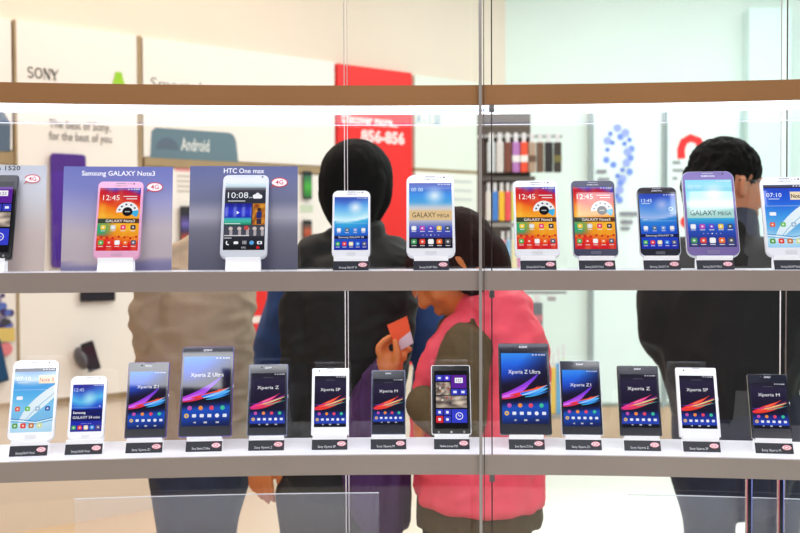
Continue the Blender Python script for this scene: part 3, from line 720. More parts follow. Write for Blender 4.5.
M_PANEL = mat('ivory panel', (244, 236, 230), .55, noise_amt=.015, nscale=2)
M_POST = mat('olive brown post', (164, 140, 104), .5, noise_amt=.06, nscale=8)
def panel(pxa, pxb, zt, zb, label, draw=None, colour=None, group='poster panels on the wall', name='poster_panel'):
    ua, ub = wl(pxa, 245)[0], wl(pxb, 245)[0]
    root = thing(name, label, 'poster', WO + wdir*(ua+ub)/2 + Vector((0, 0, zb)) + wn*.02, (0, 0, wang), group)
    w, h = ub - ua, zt - zb
    obj('board', bbox_bm(-w/2, w/2, -.012, .0195, 0, h), M_PANEL if colour is None else mat('panel %d %d %d' % colour, colour, .5, noise_amt=.01, nscale=2), root)
    if draw:
        c = Canvas(.0003); draw(c, lambda px, py: (wl(px, py, .033)[0] - (ua+ub)/2, wl(px, py, .033)[1] - zb)); c.build('print', M_PRINT, root, 0, 0, 1, -.0125)
    return root
def ztop_at(px, py): return wl(px, py)[1]
ZT = ztop_at(20, 22)
def q4(c, T, x0, y0, x1, y1, col):
    # an upright rectangle on the wall: sides at px x0/x1, heights taken at its left side
    a = T(x0, y0); b = T(x0, y1); u1 = T(x1, 245)[0]
    c.rect(a[0], b[1], u1, a[1], col)
def tx(c, T, s, x0, y0, x1, y1, col, bold=.0):
    a = T(x0, y1); u1 = T(x1, 245)[0]; hh = T(x0, y0)[1] - a[1]
    c.text(s, a[0], a[1], hh/.72, col, 'l', bold=bold, width=u1 - a[0])
def serif_sony(c, T):
    x0, z0 = T(27, 77.5); x1 = T(61, 245)[0]; H = T(27, 66.5)[1] - z0; W = (x1 - x0); g = (70, 64, 62); lw = W/4
    c.ring(x0 + lw*.42, z0 + H*.73, lw*.28, H*.24, H*.14, g, 20, 270, 14); c.ring(x0 + lw*.42, z0 + H*.27, lw*.30, H*.24, H*.14, g, -160, 90, 14)
    c.ring(x0 + lw*1.42, z0 + H*.5, lw*.40, H*.44, H*.15, g)
    for xx in (2.08, 2.72): c.rect(x0 + lw*xx, z0, x0 + lw*(xx+.10), z0 + H, g)
    c.stroke([(x0 + lw*2.10, z0 + H), (x0 + lw*2.80, z0)], H*.2, g)
    for xx in (1.98, 2.62): c.rect(x0 + lw*xx, z0 + H*.92, x0 + lw*(xx+.3), z0 + H, g)
    c.rect(x0 + lw*1.98, z0, x0 + lw*2.28, z0 + H*.08, g)
    c.stroke([(x0 + lw*3.0, z0 + H*.97), (x0 + lw*3.42, z0 + H*.45)], H*.2, g); c.stroke([(x0 + lw*3.85, z0 + H*.97), (x0 + lw*3.42, z0 + H*.45)], H*.11, g)
    c.rect(x0 + lw*3.33, z0, x0 + lw*3.5, z0 + H*.5, g); c.rect(x0 + lw*3.2, z0, x0 + lw*3.64, z0 + H*.08, g)
ZLOW = wl(60, 397)[1]      # foot of the panels
ZMID = wl(142, 157)[1]     # the rail between upper and lower panels
def d_sony(c, T):
    serif_sony(c, T)
    a = T(112, 84); b = T(125, 84); m = T(118.5, 72)
    c.poly([(a[0], a[1]), (b[0], a[1]), (b[0]-.01, a[1]+.03), (m[0]+.015, m[1]), (m[0]-.015, m[1]), (a[0]+.01, a[1]+.03)], (150, 205, 30))
    tx(c, T, 'The best of Sony,', 49, 118.5, 111.5, 127.5, (80, 74, 74)); tx(c, T, 'for the best of you', 49, 130.5, 112.5, 139.5, (80, 74, 74))
panel(16.5, 136, ZT, ZLOW, 'cream wall panel with a serif heading and green emblem', d_sony)
def d_left(c, T):
    a = T(-20, 150); b = T(10.5, 112); u1 = T(11.5, 245)[0]
    c.poly([(a[0], a[1]), (u1, a[1]), (b[0], b[1]-.05), (b[0]-.03, b[1]), (a[0], b[1])], (84, 102, 124))
panel(-60, 11.5, ZT, ZMID, 'ivory wall panel with a slate blue tab beside the cream panel', d_left)
def d_dots(c, T):
    r = random.Random(3)
    for k in range(46):
        x, y = r.gauss(3, 6), r.gauss(315, 13)
        if x < 11: c.disc(*T(x, y), .010 + .010*r.random(), r.choice([(70,50,110),(60,60,70),(90,110,190),(150,140,170)]), n=10)
    q4(c, T, -40, 330, 13, 344, (226, 196, 112)); p = T(5, 349); c.disc(p[0], p[1], .03, (230, 130, 140), n=12)
panel(-60, 13.5, ZMID - .07, ZLOW, 'ivory wall panel with violet dots and a yellow band', d_dots)
def d_smart(c, T):
    tx(c, T, 'Smartphone', 150.5, 76.5, 232, 88, (120, 116, 114))
    a = T(150, 158); b = T(239, 245)[0]; zt = T(150, 127)[1]; r = .04
    c.poly([(a[0], a[1]), (b, a[1]), (b - .012, zt - r), (b - .025, zt - r*.3), (b - .05, zt), (a[0]+.03, zt), (a[0]+.008, zt - .02)], (98, 124, 138))
    c.disc(a[0]+.09, a[1]+.045, .06, (88, 104, 124), ry=.06, a0=0, a1=180)
    tx(c, T, 'Android', 181, 137.5, 210, 150, (222, 224, 222), bold=.02)
panel(142, 332, ZT - .005, ZMID, 'ivory wall panel with a blue grey tab lettered in white', d_smart)
def d_low(c, T):
    q4(c, T, 175, 167, 193, 171, (240, 160, 160))
    for k in range(4): q4(c, T, 177, 175 + k*5, 191, 177 + k*5, (205, 190, 180))
    q4(c, T, 300, 205, 313, 212, (205, 215, 190))
panel(142, 332, ZMID - .05, ZLOW, 'low cream wall panel under the blue grey tab', d_low)
def d_red(c, T):
    tx(c, T, 'Discover more...', 342, 112.5, 398, 122.5, (255, 240, 240), .03); tx(c, T, '856-856', 361, 129.5, 405, 141, (250, 222, 222), bold=.05)
panel(335, 409, ZT - .012, ZLOW, 'tall red wall panel with white lettering behind the dark-haired head', d_red, (236, 26, 22))
def d_white(c, T): tx(c, T, 'A - 1 SE', 416, 113, 441, 123, (150, 172, 190), bold=.03)
panel(412, 482, ZT - .02, ztop_at(412, 168), 'pale grey green wall panel next to the red one', d_white, (230, 234, 222))
def d_white2(c, T):
    for k in range(3): q4(c, T, 452, 180 + k*9, 472, 182.5 + k*9, (205, 208, 205))
panel(412, 482, ztop_at(412, 171.5), ZLOW, 'low pale panel next to the red one with faint print', d_white2, (236, 236, 226))
def wtrim(n, pxa, pxb, z0, z1, dep=.03):
    ua, ub = wl(pxa, 245)[0], wl(pxb, 245)[0]; wallbox('trim_%d' % n, ua, ub, z0, z1, -dep, -.0005, M_POST)
wtrim(1, 13.7, 16.3, ZLOW, ZT, .036); wtrim(2, 136.3, 140.2, ZLOW, ZT, .036)
wtrim(4, 142, 332, ZMID - .045, ZMID - .005, .04); wtrim(5, -60, 13.5, ZMID - .065, ZMID - .005, .03)
wtrim(6, 412, 482, ztop_at(412, 171.3), ztop_at(412, 168.2), .03)
wtrim(7, 16.5, 330, ZLOW - .03, ZLOW - .002, .02)
# red strip poster low on the wall
def d_strip(c, T): q4(c, T, 246, 316, 260, 323, (240, 225, 220))
root = panel(246, 262, wl(246, 262)[1], wl(246, 351)[1], 'narrow red and white poster low on the wall between two shoppers', d_strip, (232, 30, 24))
root.location += wn * .035

# handsets fixed to the wall
def wall_phone(pxa, pya, pxb, pyb, label, face, scr, tilt=0.0, off=.05, holder=True, stub=False):
    ua, za = wl(pxa, pya, off); ub = wl(pxb, pya, off)[0]; zb = wl(pxa, pyb, off)[1]
    w, h = ub - ua, za - zb
    root = thing('wall_phone', label, 'phone', WO + wdir*(ua+ub)/2 + wn*off + Vector((0, 0, zb)), (0, tilt, wang), 'handsets on the wall panels')
    bm = bmesh.new(); slab(bm, w, h, .012, min(w, h)*.1, .002); obj('body', bm, mat('handset %d %d %d' % face, face, .3), root)
    c = Canvas(.0001); c.field(0, 0, 1, h/w*.86, scr, 6, 10); c.build('screen', M_SCREEN, root, -w*.45, h*.07, w*.9, -.0062)
    if stub:
        b = bmesh.new(); ell(b, Vector((-w*.55, off/2 - .016, h*.5)), (w*.42, off/2, h*.40)); obj('grip', b, mat('grip grey', (92, 90, 98), .5), root, True)
    if holder:
        b = bbox_bm(-w*.18, w*.18, .0062, off - .033, h*.35, h*.6, bevel=.003); obj('bracket', b, mat('bracket grey', (150, 148, 150), .4), root)
    return root
wall_phone(50, 153, 85.5, 268, 'large violet handset panel on the cream wall panel', (82, 46, 140), lambda u, v: ramp([(0,(78,44,138)),(1,(96,58,156))], v))
wall_phone(80, 290, 115, 302, 'black handset lying flat on the cream wall panel', (40, 36, 40), lambda u, v: (44, 40, 44))
wall_phone(88, 341, 101, 371, 'black handset standing tilted on a grey stub on the cream panel', (36, 26, 34), lambda u, v: mixc((36,26,34), (90,40,50), v*.5), -.28, .10, stub=True)
wall_phone(180, 206, 191, 252, 'dark handset with orange screen between two cards', (44, 40, 48), lambda u, v: ramp([(0,(60,40,60)),(.3,(205,70,30)),(.5,(60,50,90)),(.7,(120,100,180)),(1,(40,36,46))], v))
wall_phone(303, 171, 311.5, 199, 'slim handset with green screen on the low cream panel', (34, 40, 40), lambda u, v: ramp([(0,(40,120,50)),(.5,(80,190,60)),(1,(50,110,80))], v))
wall_phone(303, 220, 311.5, 243, 'slim handset with red screen below the green one', (34, 32, 34), lambda u, v: ramp([(0,(150,40,30)),(.6,(200,90,50)),(1,(60,60,60))], v))
wall_phone(-12, 340, 9, 384, 'dark blue handset tilted below the violet dots', (34, 66, 96), lambda u, v: (36, 72, 104), -.2, .06)

# back wall posters
def back_panel(pxa, pxb, label, draw, y=YB - .03):
    a, b = P(pxa, 245, y).x, P(pxb, 245, y).x; z0, z1 = P(600, 420, y).z, P(600, 92, y).z
    z0 = .3; root = thing('poster_panel', label, 'poster', ((a+b)/2, y, z0), (0, 0, 0), 'posters on the back wall')
    obj('board', bbox_bm(-(b-a)/2, (b-a)/2, -.01, .0285, 0, z1 - z0), mat('mint white board', (234, 247, 244), .5, noise_amt=.01, nscale=2), root)
    c = Canvas(.0003); draw(c, lambda px, py: (P(px, py, y).x - (a+b)/2, P(px, py, y).z - z0)); c.build('print', M_PRINT, root, 0, 0, 1, -.0105)
def d_q1(c, T):
    r = random.Random(5)
    pts = [(607,150),(606,160),(607,141),(610,134),(613,165),(617,128),(612,143),(620,137),(625,133),(629,140),(631,149),(627,152),(624,144),(630,158),(626,163),(622,170),(629,172),(622,179),(617,176),(620,183),(619,190),(616,196),(619,200)]
    for i, (x, y) in enumerate(pts):
        p = T(x, y); c.disc(p[0], p[1], (.015, .021, .026)[i % 3], ((96,130,225),(120,150,235),(160,175,240))[i % 3], n=14)
    for x0, y0, x1, y1 in ((596,170,606,173.5),(597,178,609,181),(619,212,637,216),(620,220,632,224),(620,227,629,230)):
        a = T(x0, y1); b = T(x1, y0); c.rect(a[0], a[1], b[0], b[1], (140,140,150))
back_panel(593, 661, 'mint white poster with a question mark made of blue dots', d_q1)
def d_q2(c, T):
    L = [T(681, 159), T(680.5, 150), T(683, 142), T(690, 138), T(698, 141), T(701, 150), T(700, 158), T(696, 170), T(690, 180), T(688, 192), T(687, 206)]
    c.stroke(L, .052, (238, 44, 46)); p = T(686, 222); c.disc(p[0], p[1], .04, (238, 44, 46))
    for x0, y0, x1, y1 in ((672,161,680,164.5),(672,169,683,172),(672,177,677,180)):
        a = T(x0, y1); b = T(x1, y0); c.rect(a[0], a[1], b[0], b[1], (150,150,158))
back_panel(666.5, 738, 'mint white poster with a bold red question mark', d_q2)
for n, (a, b) in enumerate(((589.5, 592.5), (662.2, 665.5))):
    struct('trim_%d' % (8 + n), bbox_bm(P(a, 245, YB - .06).x, P(b, 245, YB - .06).x, YB - .06, YB - .001, .27, P(600, 90, YB).z), mat('grey post', (166, 176, 178), .4, .3))

# ------------------------------------------------------------------ accessory rack
YR = 5.15
def rp(px, py, y=YR): return P(px, py, y)
rk = thing('accessory_rack', 'dark brown pegboard rack hung with phone cases', 'rack', (rp(516, 300).x, YR, 0))
def rk_box(name, x0, x1, py0, py1, y0, y1, m):
    a, b = rp(x0, py1, YR), rp(x1, py0, YR)
    o = rk.location
    return obj(name, bbox_bm(a.x - o.x, b.x - o.x, y0, y1, max(a.z, .002), b.z), m, rk)
M_RK = mat('dark brown rack', (92, 80, 70), .6, noise_amt=.1, nscale=10)
rk_box('back_panel', 478, 531, 113, 184, .02, .05, M_RK)
rk_box('back_panel', 478, 512, 184, 300, .02, .05, mat('grey rack', (128, 120, 114), .6, noise_amt=.1, nscale=10))
rk_box('header_rail', 478, 562, 135, 138, -.02, .019, mat('steel rail', (190, 192, 192), .3, .6))
rk_box('shelf_rail', 478, 534, 177, 181, -.05, .019, mat('rail dark', (90, 84, 80), .5))
rk_box('shelf_rail', 478, 530, 223, 227, -.05, .019, mat('rail grey', (150, 146, 142), .5))
rk_box('hook_rail', 500, 566, 291, 294, -.02, .019, mat('steel rail', (190, 192, 192), .3, .6))
rk_box('post', 480, 483, 113, 470, .0, .019, M_RK)
def pack(px0, px1, py0, py1, col, label, grp, stripe=None, clear=True, dy=0.0):
    a, b = rp(px0, py1), rp(px1, py0); w, h = b.x - a.x, b.z - a.z
    root = thing('phone_case_pack', label, 'phone case', ((a.x+b.x)/2, YR - .04 + dy, a.z), (0, 0, 0), grp)
    bm = bmesh.new(); slab(bm, w*.88, h, .022, w*.12, .003); obj('case', bm, mat('case %d %d %d' % col, col, .45), root)
    t = bmesh.new(); slab(t, w*.5, h*.34, .003, w*.08, .0008, zc=h*1.14); obj('hang_tab', t, mat('clear white tab', (226, 224, 226), .3), root)
    if stripe: obj('sleeve', bbox_bm(-w*.45, w*.45, -.0125, .0125, h*.34, h*.56), mat('case %d %d %d' % stripe, stripe, .5), root)
R1 = [((486,495),(200,205,208),'clear pack',None),((495,503),(214,208,204),'white pack',None),((503,511),(120,66,52),'maroon pack',None),((511,519),(182,120,190),'violet pack',(240,235,235)),((519,527),(236,80,50),'orange red pack',(245,235,230)),((527,535),(178,150,128),'tan pack',(110,80,62)),((535,543),(110,82,64),'brown pack',None),((543,552),(40,36,38),'black pack',None),((552,560.5),(58,50,44),'charcoal pack',(120,110,60))]
for (x0, x1), col, nm, st in R1: pack(x0, x1, 143, 173, col, nm + ' of a phone case hanging in the top rack row', 'cases in the top rack row', st)
R2 = [((485,491),(224,220,214),'cream pack'),((491,497.5),(70,130,210),'blue pack'),((497.5,504),(246,190,50),'yellow pack'),((504,510),(238,80,90),'coral pack'),((510,516.5),(220,225,90),'lime pack')]
for (x0, x1), col, nm in R2: pack(x0, x1, 192, 221, col, nm + ' of a phone case standing in the second rack row', 'cases in the second rack row')
R3 = [((499,505),(236,150,150),'rose pack'),((505,510),(140,190,230),'sky blue pack'),((510,516),(236,226,180),'pale yellow pack'),((516,522),(210,130,180),'mauve pack'),((522,528),(225,232,236),'frosted pack')]
for (x0, x1), col, nm in R3: pack(x0, x1, 240, 268, col, nm + ' of a phone case in the third rack row', 'cases in the third rack row')
pack(530, 542, 302, 330, (112, 118, 124), 'single grey phone case pack hanging behind the pink vest', 'cases on the low hooks', (200, 120, 130))
pack(546, 555, 296, 300.5, (170, 165, 165), 'tiny grey pack on the low rail above a bare wall', 'cases on the low hooks')
pack(549, 554, 366, 412, (236, 196, 80), 'yellow pack in the upright trio behind the large black phone', 'upright cases low on the rack', dy=-.02)
pack(554, 559, 362, 412, (90, 170, 225), 'blue pack in the upright trio behind the large black phone', 'upright cases low on the rack', dy=-.02)
pack(559, 564, 359, 412, (160, 220, 80), 'green pack in the upright trio behind the large black phone', 'upright cases low on the rack', dy=-.02)
rk_box('shelf_rail', 480, 566, 412, 416, -.09, .019, mat('rail grey', (150, 146, 142), .5))

# ------------------------------------------------------------------ people
def cr(pts, n=5):
    out = []
    for i in range(len(pts) - 1):
        p0 = pts[max(0, i-1)]; p1 = pts[i]; p2 = pts[i+1]; p3 = pts[min(len(pts)-1, i+2)]
        for k in range(n):
            t = k / n
            out.append(tuple(.5*((2*b) + (c-a)*t + (2*a-5*b+4*c-d)*t*t + (-a+3*b-3*c+d)*t**3) for a, b, c, d in zip(p0, p1, p2, p3)))
    out.append(tuple(pts[-1])); return out
def tube(bm, pts, radii, side=(1, 0, 0), n=16, cap=True, hem=False):
    """closed tapering tube; radii are (along side, across) pairs or numbers"""
    rows = [(*p, *(r if isinstance(r, tuple) else (r, r))) for p, r in zip(pts, radii)]
    rows = cr(rows) if len(rows) > 2 else [tuple(a + (b-a)*k/4 for a, b in zip(*rows)) for k in range(5)]
    C = [Vector(r[:3]) for r in rows]; RR = [(max(r[3], .001), max(r[4], .001)) for r in rows]
    m = len(C); rings = []; side = Vector(side)
    def frame(i):
        t = (C[min(m-1, i+1)] - C[max(0, i-1)]).normalized()
        s = side - t*side.dot(t)
        if s.length < .05: s = t.orthogonal()
        s.normalize(); return t, s, t.cross(s)
    def ringat(c, s, o, a, b):
        return [bm.verts.new(c + s*a*math.cos(2*PI*k/n) + o*b*math.sin(2*PI*k/n)) for k in range(n)]
    t, s, o = frame(0); a, b = RR[0]; e = min(a, b)*(1 if cap else .15)
    for q in (80, 55, 28): rings.append(ringat(C[0] - t*e*math.sin(math.radians(q)), s, o, a*math.cos(math.radians(q)), b*math.cos(math.radians(q))))
    for i in range(m):
        t, s, o = frame(i); rings.append(ringat(C[i], s, o, *RR[i]))
    t, s, o = frame(m-1); a, b = RR[-1]; e = min(a, b)*(1 if cap and not hem else .10)
    for q in (28, 55, 80): rings.append(ringat(C[-1] + t*e*math.sin(math.radians(q)), s, o, a*math.cos(math.radians(q)), b*math.cos(math.radians(q))))
    for A, B in zip(rings, rings[1:]):
        for k in range(n): bm.faces.new((A[k], A[(k+1) % n], B[(k+1) % n], B[k]))
    bm.faces.new(rings[0]); bm.faces.new(rings[-1])
def blob(name, bm, voxel, m, root, smooth=3, wrinkle=0.0, wfreq=(9, 9, 5), label=None):
    bmesh.ops.recalc_face_normals(bm, faces=bm.faces)
    me = bpy.data.meshes.new('tmp'); bm.to_mesh(me); bm.free()
    o = bpy.data.objects.new('tmp', me); COL.objects.link(o)
    md = o.modifiers.new('r', 'REMESH'); md.mode = 'VOXEL'; md.voxel_size = voxel
    s = o.modifiers.new('s', 'SMOOTH'); s.factor = .5; s.iterations = smooth
    dg = bpy.context.evaluated_depsgraph_get(); out = bpy.data.meshes.new_from_object(o.evaluated_get(dg))
    bpy.data.objects.remove(o); bpy.data.meshes.remove(me)
    if wrinkle:
        ns = [v.normal.copy() for v in out.vertices]
        for v, nrm in zip(out.vertices, ns):
            q = Vector((v.co.x*wfreq[0], v.co.y*wfreq[1], v.co.z*wfreq[2]))
            w = noise.noise(q) + .5*noise.noise(q*2.3 + Vector((7, 1, 3)))
            v.co += nrm * wrinkle * (1 - 2*abs(w))
    rl = Vector(root.location)
    for v in out.vertices: v.co -= rl
    for p in out.polygons: p.use_smooth = True
    out.materials.clear(); out.materials.append(m)
    out.name = name
    ob = link_mesh(name, out, root)
    if label: ob['label'] = label
    return ob
def skin_mat(name, rgb):
    m = mat(name, rgb, .5, noise_amt=.05, nscale=14); b = m.node_tree.nodes['Principled BSDF']
    b.inputs['Subsurface Weight'].default_value = .08; b.inputs['Subsurface Radius'].default_value = (.02, .008, .004); return m
SKIN = skin_mat('warm skin', (222, 126, 62)); SKIN2 = skin_mat('tan skin', (220, 146, 108))
M_HAIR = mat('black hair', (5, 4, 4), .75, bump=.12, bscale=60, spec=.1); M_HAIR2 = mat('dark red brown hair', (34, 9, 6), .75, bump=.12, bscale=60, spec=.1)
def head_axes(fwd, up):
    f = Vector(fwd).normalized(); u = Vector(up); u = (u - f*u.dot(f)).normalized(); r = f.cross(u)   # right-hand side of the head
    return f, u, r
def head_into(bm, c, fwd, up, s=1.0):
    """skull, jaw, brow, nose, lips, chin and ears about the head's centre (eye level)"""
    f, u, r = head_axes(fwd, up); M = Matrix((r, f, u)).transposed()
    L = lambda x, y, z: c + (r*x + f*y + u*z) * s
    ell(bm, L(0, -.012, .025), (.076*s, .096*s, .090*s), M)
    tube(bm, [L(0, .02, -.02), L(0, .035, -.06), L(0, .05, -.098)], [(.066*s, .075*s), (.056*s, .06*s), (.030*s, .030*s)], r)
    ell(bm, L(0, .072, -.102), (.022*s, .016*s, .016*s), M)                        # chin
    tube(bm, [L(0, .082, .012), L(0, .098, -.012), L(0, .106, -.034)], [.009*s, .010*s, .014*s], r)   # nose
    for sx in (-1, 1):
        ell(bm, L(.014*sx, .094, -.036), (.010*s, .012*s, .008*s), M)
        ell(bm, L(.032*sx, .074, .020), (.022*s, .012*s, .009*s), M)              # brow
        ell(bm, L(.040*sx, .058, -.032), (.024*s, .024*s, .022*s), M)             # cheek
        tube(bm, [L(.074*sx, -.008, .016), L(.086*sx, -.020, .012), L(.085*sx, -.018, -.018), L(.074*sx, -.006, -.030)], [.007*s, .009*s, .008*s, .006*s], f, n=10)
        ell(bm, L(.078*sx, -.010, -.008), (.007*s, .016*s, .022*s), M)
    ell(bm, L(0, .088, -.062), (.022*s, .010*s, .006*s), M); ell(bm, L(0, .086, -.073), (.019*s, .010*s, .006*s), M)   # lips
    return L, M
def eyes(root, L, M, s=1.0):
    for sx in (-1, 1):
        bm = bmesh.new(); ell(bm, L(.032*sx, .076, .003), (.012*s, .010*s, .008*s), M); bmesh.ops.translate(bm, verts=bm.verts, vec=-Vector(root.location))
        e = obj('eye', bm, mat('eye white', (232, 226, 220), .2), root, True)
        bm = bmesh.new(); ell(bm, L(.032*sx, .0835, .003), (.0055*s, .004*s, .0055*s), M); bmesh.ops.translate(bm, verts=bm.verts, vec=-Vector(root.location))
        obj('iris', bm, mat('dark iris', (40, 24, 16), .1), e, True)
def hand_relaxed(bm, wrist, down, palm_n, thumb_side, s=1.0):
    """hanging hand, fingers slightly curled towards palm_n"""
    d = Vector(down).normalized(); n = Vector(palm_n); n = (n - d*n.dot(d)).normalized(); a = Vector(thumb_side); a = (a - d*a.dot(d) - n*a.dot(n)).normalized()
    L = lambda x, y, z: Vector(wrist) + (a*x + d*y + n*z) * s
    tube(bm, [L(0, -.02, 0), L(0, .02, 0), L(0, .055, .002), L(0, .088, .004)], [(.026*s, .019*s), (.032*s, .016*s), (.040*s, .015*s), (.038*s, .012*s)], a)
    for x, ln, cu in ((.030, .070, .018), (.010, .080, .022), (-.010, .074, .026), (-.029, .058, .028)):
        tube(bm, [L(x, .080, .003), L(x*1.08, .085 + ln*.42, .004 + cu*.35), L(x*1.06, .085 + ln*.75, .004 + cu*.9), L(x*1.02, .085 + ln*.97, .006 + cu*1.6)], [.0088*s, .0082*s, .0076*s, .0064*s], a, n=10)
    tube(bm, [L(.026, .022, .004), L(.046, .046, .012), L(.050, .076, .020), L(.046, .098, .026)], [.014*s, .0115*s, .0098*s, .008*s], d, n=10)
def shoe(root, ankle, fwd, m):
    f = Vector((fwd[0], fwd[1], 0)).normalized(); a = Vector((ankle.x, ankle.y, 0))
    bm = bmesh.new(); sd = Vector((f.y, -f.x, 0))
    tube(bm, [a - f*.055 + Vector((0,0,.04)), a + f*.03 + Vector((0,0,.045)), a + f*.12 + Vector((0,0,.034)), a + f*.18 + Vector((0,0,.026))], [(.036,.038), (.040,.044), (.045,.033), (.036,.022)], sd)
    bmesh.ops.translate(bm, verts=bm.verts, vec=-Vector(root.location))
    for v in bm.verts: v.co.z = max(v.co.z, .002 - root.location.z)
    obj('shoe', bm, m, root, True)
def foot(p): return Vector((p.x, p.y, .09))
M_SHOE = mat('black shoe', (24, 22, 24), .5)

# --- shopper in the beige shirt, seen from behind, head down behind the slate card
YA = 2.70
root = thing('person', 'person in a beige shirt and blue jeans seen from behind', 'person', (P(200, 500, YA).x, YA, 0))
p = lambda x, y, dy=0.0: P(x, y, YA + dy)
hc = p(240, 214, .10)
bm = bmesh.new(); L, M = head_into(bm, hc, (.55, .8, -.25), (.12, .1, 1), .92)
tube(bm, [p(208, 275, 0), p(226, 250, .06), p(238, 225, .09)], [.045, .046, .048])
tube(bm, [p(208, 280), p(202, 330), p(199, 400), p(200, 465)], [(.09, .06), (.10, .08), (.09, .07), (.10, .08)], (.8, -.6, 0))
hips = [(p(183, 470, -.02), p(184, 640, -.02)), (p(218, 470, .04), p(212, 640, .04))]
for a, k in hips: tube(bm, [a, Vector((k.x, k.y, .48)), Vector((k.x, k.y + .02, .09))], [.07, .05, .036]); tube(bm, [Vector((k.x, k.y, .07)), Vector((k.x, k.y + .12, .035))], [.035, .03])
# arms end inside the sleeves, hands forward of the body
for sh_, el, wr in ((p(165, 290, 0), p(161, 385, .06), p(176, 402, .17)), (p(230, 285, .06), p(224, 362, .10), p(222, 392, .15))):
    tube(bm, [sh_, el, wr], [.036, .032, .025]); hand_relaxed(bm, wr, (wr - el), (0, .3, 1), (1, 0, .2), .9)
blob('body', bm, .007, SKIN2, root)
M_SHIRT = mat('beige shirt', (192, 168, 144), .8, noise_amt=.08, nscale=9, bump=.35, bscale=16)
bm = bmesh.new()
tube(bm, [p(216, 252, .03), p(207, 280, .01), p(200, 330), p(197, 390), p(198, 430), p(200, 464)], [(.085, .07), (.135, .11), (.148, .125), (.142, .12), (.142, .115), (.142, .115)], (.85, -.5, 0), hem=True)
tube(bm, [p(178, 276, .0), p(160, 312, .0), p(160, 365, .04), p(168, 392, .13), p(174, 400, .16)], [.075, .072, .062, .052, .045])
tube(bm, [p(222, 272, .05), p(226, 310, .07), p(225, 362, .10), p(222, 388, .14)], [.07, .064, .056, .045])
tube(bm, [p(212, 258, .03), p(228, 246, .06)], [.075, .058])
tube(bm, [p(178, 272, .0), p(205, 262, .02), p(228, 262, .05)], [.07, .075, .06])
blob('shirt', bm, .008, M_SHIRT, root, 3, .014, (5, 5, 13))
M_JEANS = mat('dark blue jeans', (40, 48, 74), .8, noise_amt=.15, nscale=30)
bm = bmesh.new(); tube(bm, [p(200, 440, .01), p(200, 475, .01), p(201, 500, .01)], [(.135, .11), (.145, .12), (.12, .11)], (.85, -.5, 0))
for a, k in hips: tube(bm, [a, Vector((k.x, k.y, .50)), Vector((k.x, k.y + .01, .12))], [.092, .066, .055])
blob('jeans', bm, .009, M_JEANS, root, 3, .004)
bm = bmesh.new(); ell(bm, L(0, -.018, .035), (.082, .100, .092), M); ell(bm, L(0, -.055, -.02), (.07, .055, .07), M); blob('hair', bm, .007, M_HAIR, root)
for a, k in hips: shoe(root, Vector((k.x, k.y, 0)), (.3, 1), M_SHOE)

# --- shopper in the blue coat, mostly hidden by the black jacket
YBL = 3.12
root = thing('person', 'person in a blue coat almost hidden behind the black jacket', 'person', (P(335, 500, YBL).x, YBL, 0))
p = lambda x, y, dy=0.0: P(x, y, YBL + dy)
hc = p(357, 190, .02)
bm = bmesh.new(); L, M = head_into(bm, hc, (.1, 1, -.1), (0, 0, 1), .9)
tube(bm, [p(350, 262), p(354, 235, .0), p(357, 212, .01)], [.06, .052, .05])
tube(bm, [p(348, 265), p(345, 330), p(342, 400), p(340, 460)], [(.11, .06), (.12, .08), (.10, .08), (.11, .08)])
legs = [p(320, 470, 0), p(356, 470, .02)]
for a in legs: tube(bm, [a, Vector((a.x, a.y, .48)), Vector((a.x, a.y, .09))], [.075, .05, .036]); tube(bm, [Vector((a.x, a.y, .07)), Vector((a.x, a.y+.12, .035))], [.035, .03])
for sh_, el, wr, ts in ((p(292, 278), p(277, 350, .02), p(264, 420, .06), (0, 1, 0)), (p(414, 278), p(428, 355, .02), p(425, 410, .09), (0, 1, 0))):
    tube(bm, [sh_, el, wr], [.046, .038, .027]); hand_relaxed(bm, wr, wr - el, (1 if wr.x < 0 else -1, 0, 0), ts, .9)
blob('body', bm, .007, SKIN2, root)
M_BLUE = mat('royal blue coat', (24, 66, 132), .7, noise_amt=.12, nscale=8, bump=.3, bscale=14)
bm = bmesh.new(); tube(bm, [p(352, 248), p(349, 268), p(346, 330), p(343, 400), p(340, 452)], [(.10, .08), (.21, .12), (.205, .14), (.18, .13), (.18, .13)], hem=True)
tube(bm, [p(296, 276), p(283, 320, .01), p(270, 375, .03), p(263, 432, .06)], [.075, .07, .06, .05]); tube(bm, [p(410, 276), p(428, 320), p(430, 375, .03), p(425, 415, .09)], [.075, .066, .058, .05])
tube(bm, [p(352, 250), p(354, 236)], [.072, .066])
blob('coat', bm, .008, M_BLUE, root, 4, .008)
bm = bmesh.new(); tube(bm, [p(339, 430), p(339, 480)], [(.16, .12), (.15, .11)])
for a in legs: tube(bm, [a, Vector((a.x, a.y, .5)), Vector((a.x, a.y, .12))], [.09, .068, .056])
blob('trousers', bm, .009, mat('black trousers', (26, 25, 28), .8), root, 3, .004)
bm = bmesh.new(); ell(bm, L(0, -.018, .03), (.080, .098, .086), M); blob('hair', bm, .007, M_HAIR, root)
for a in legs: shoe(root, a, (0, 1), M_SHOE)

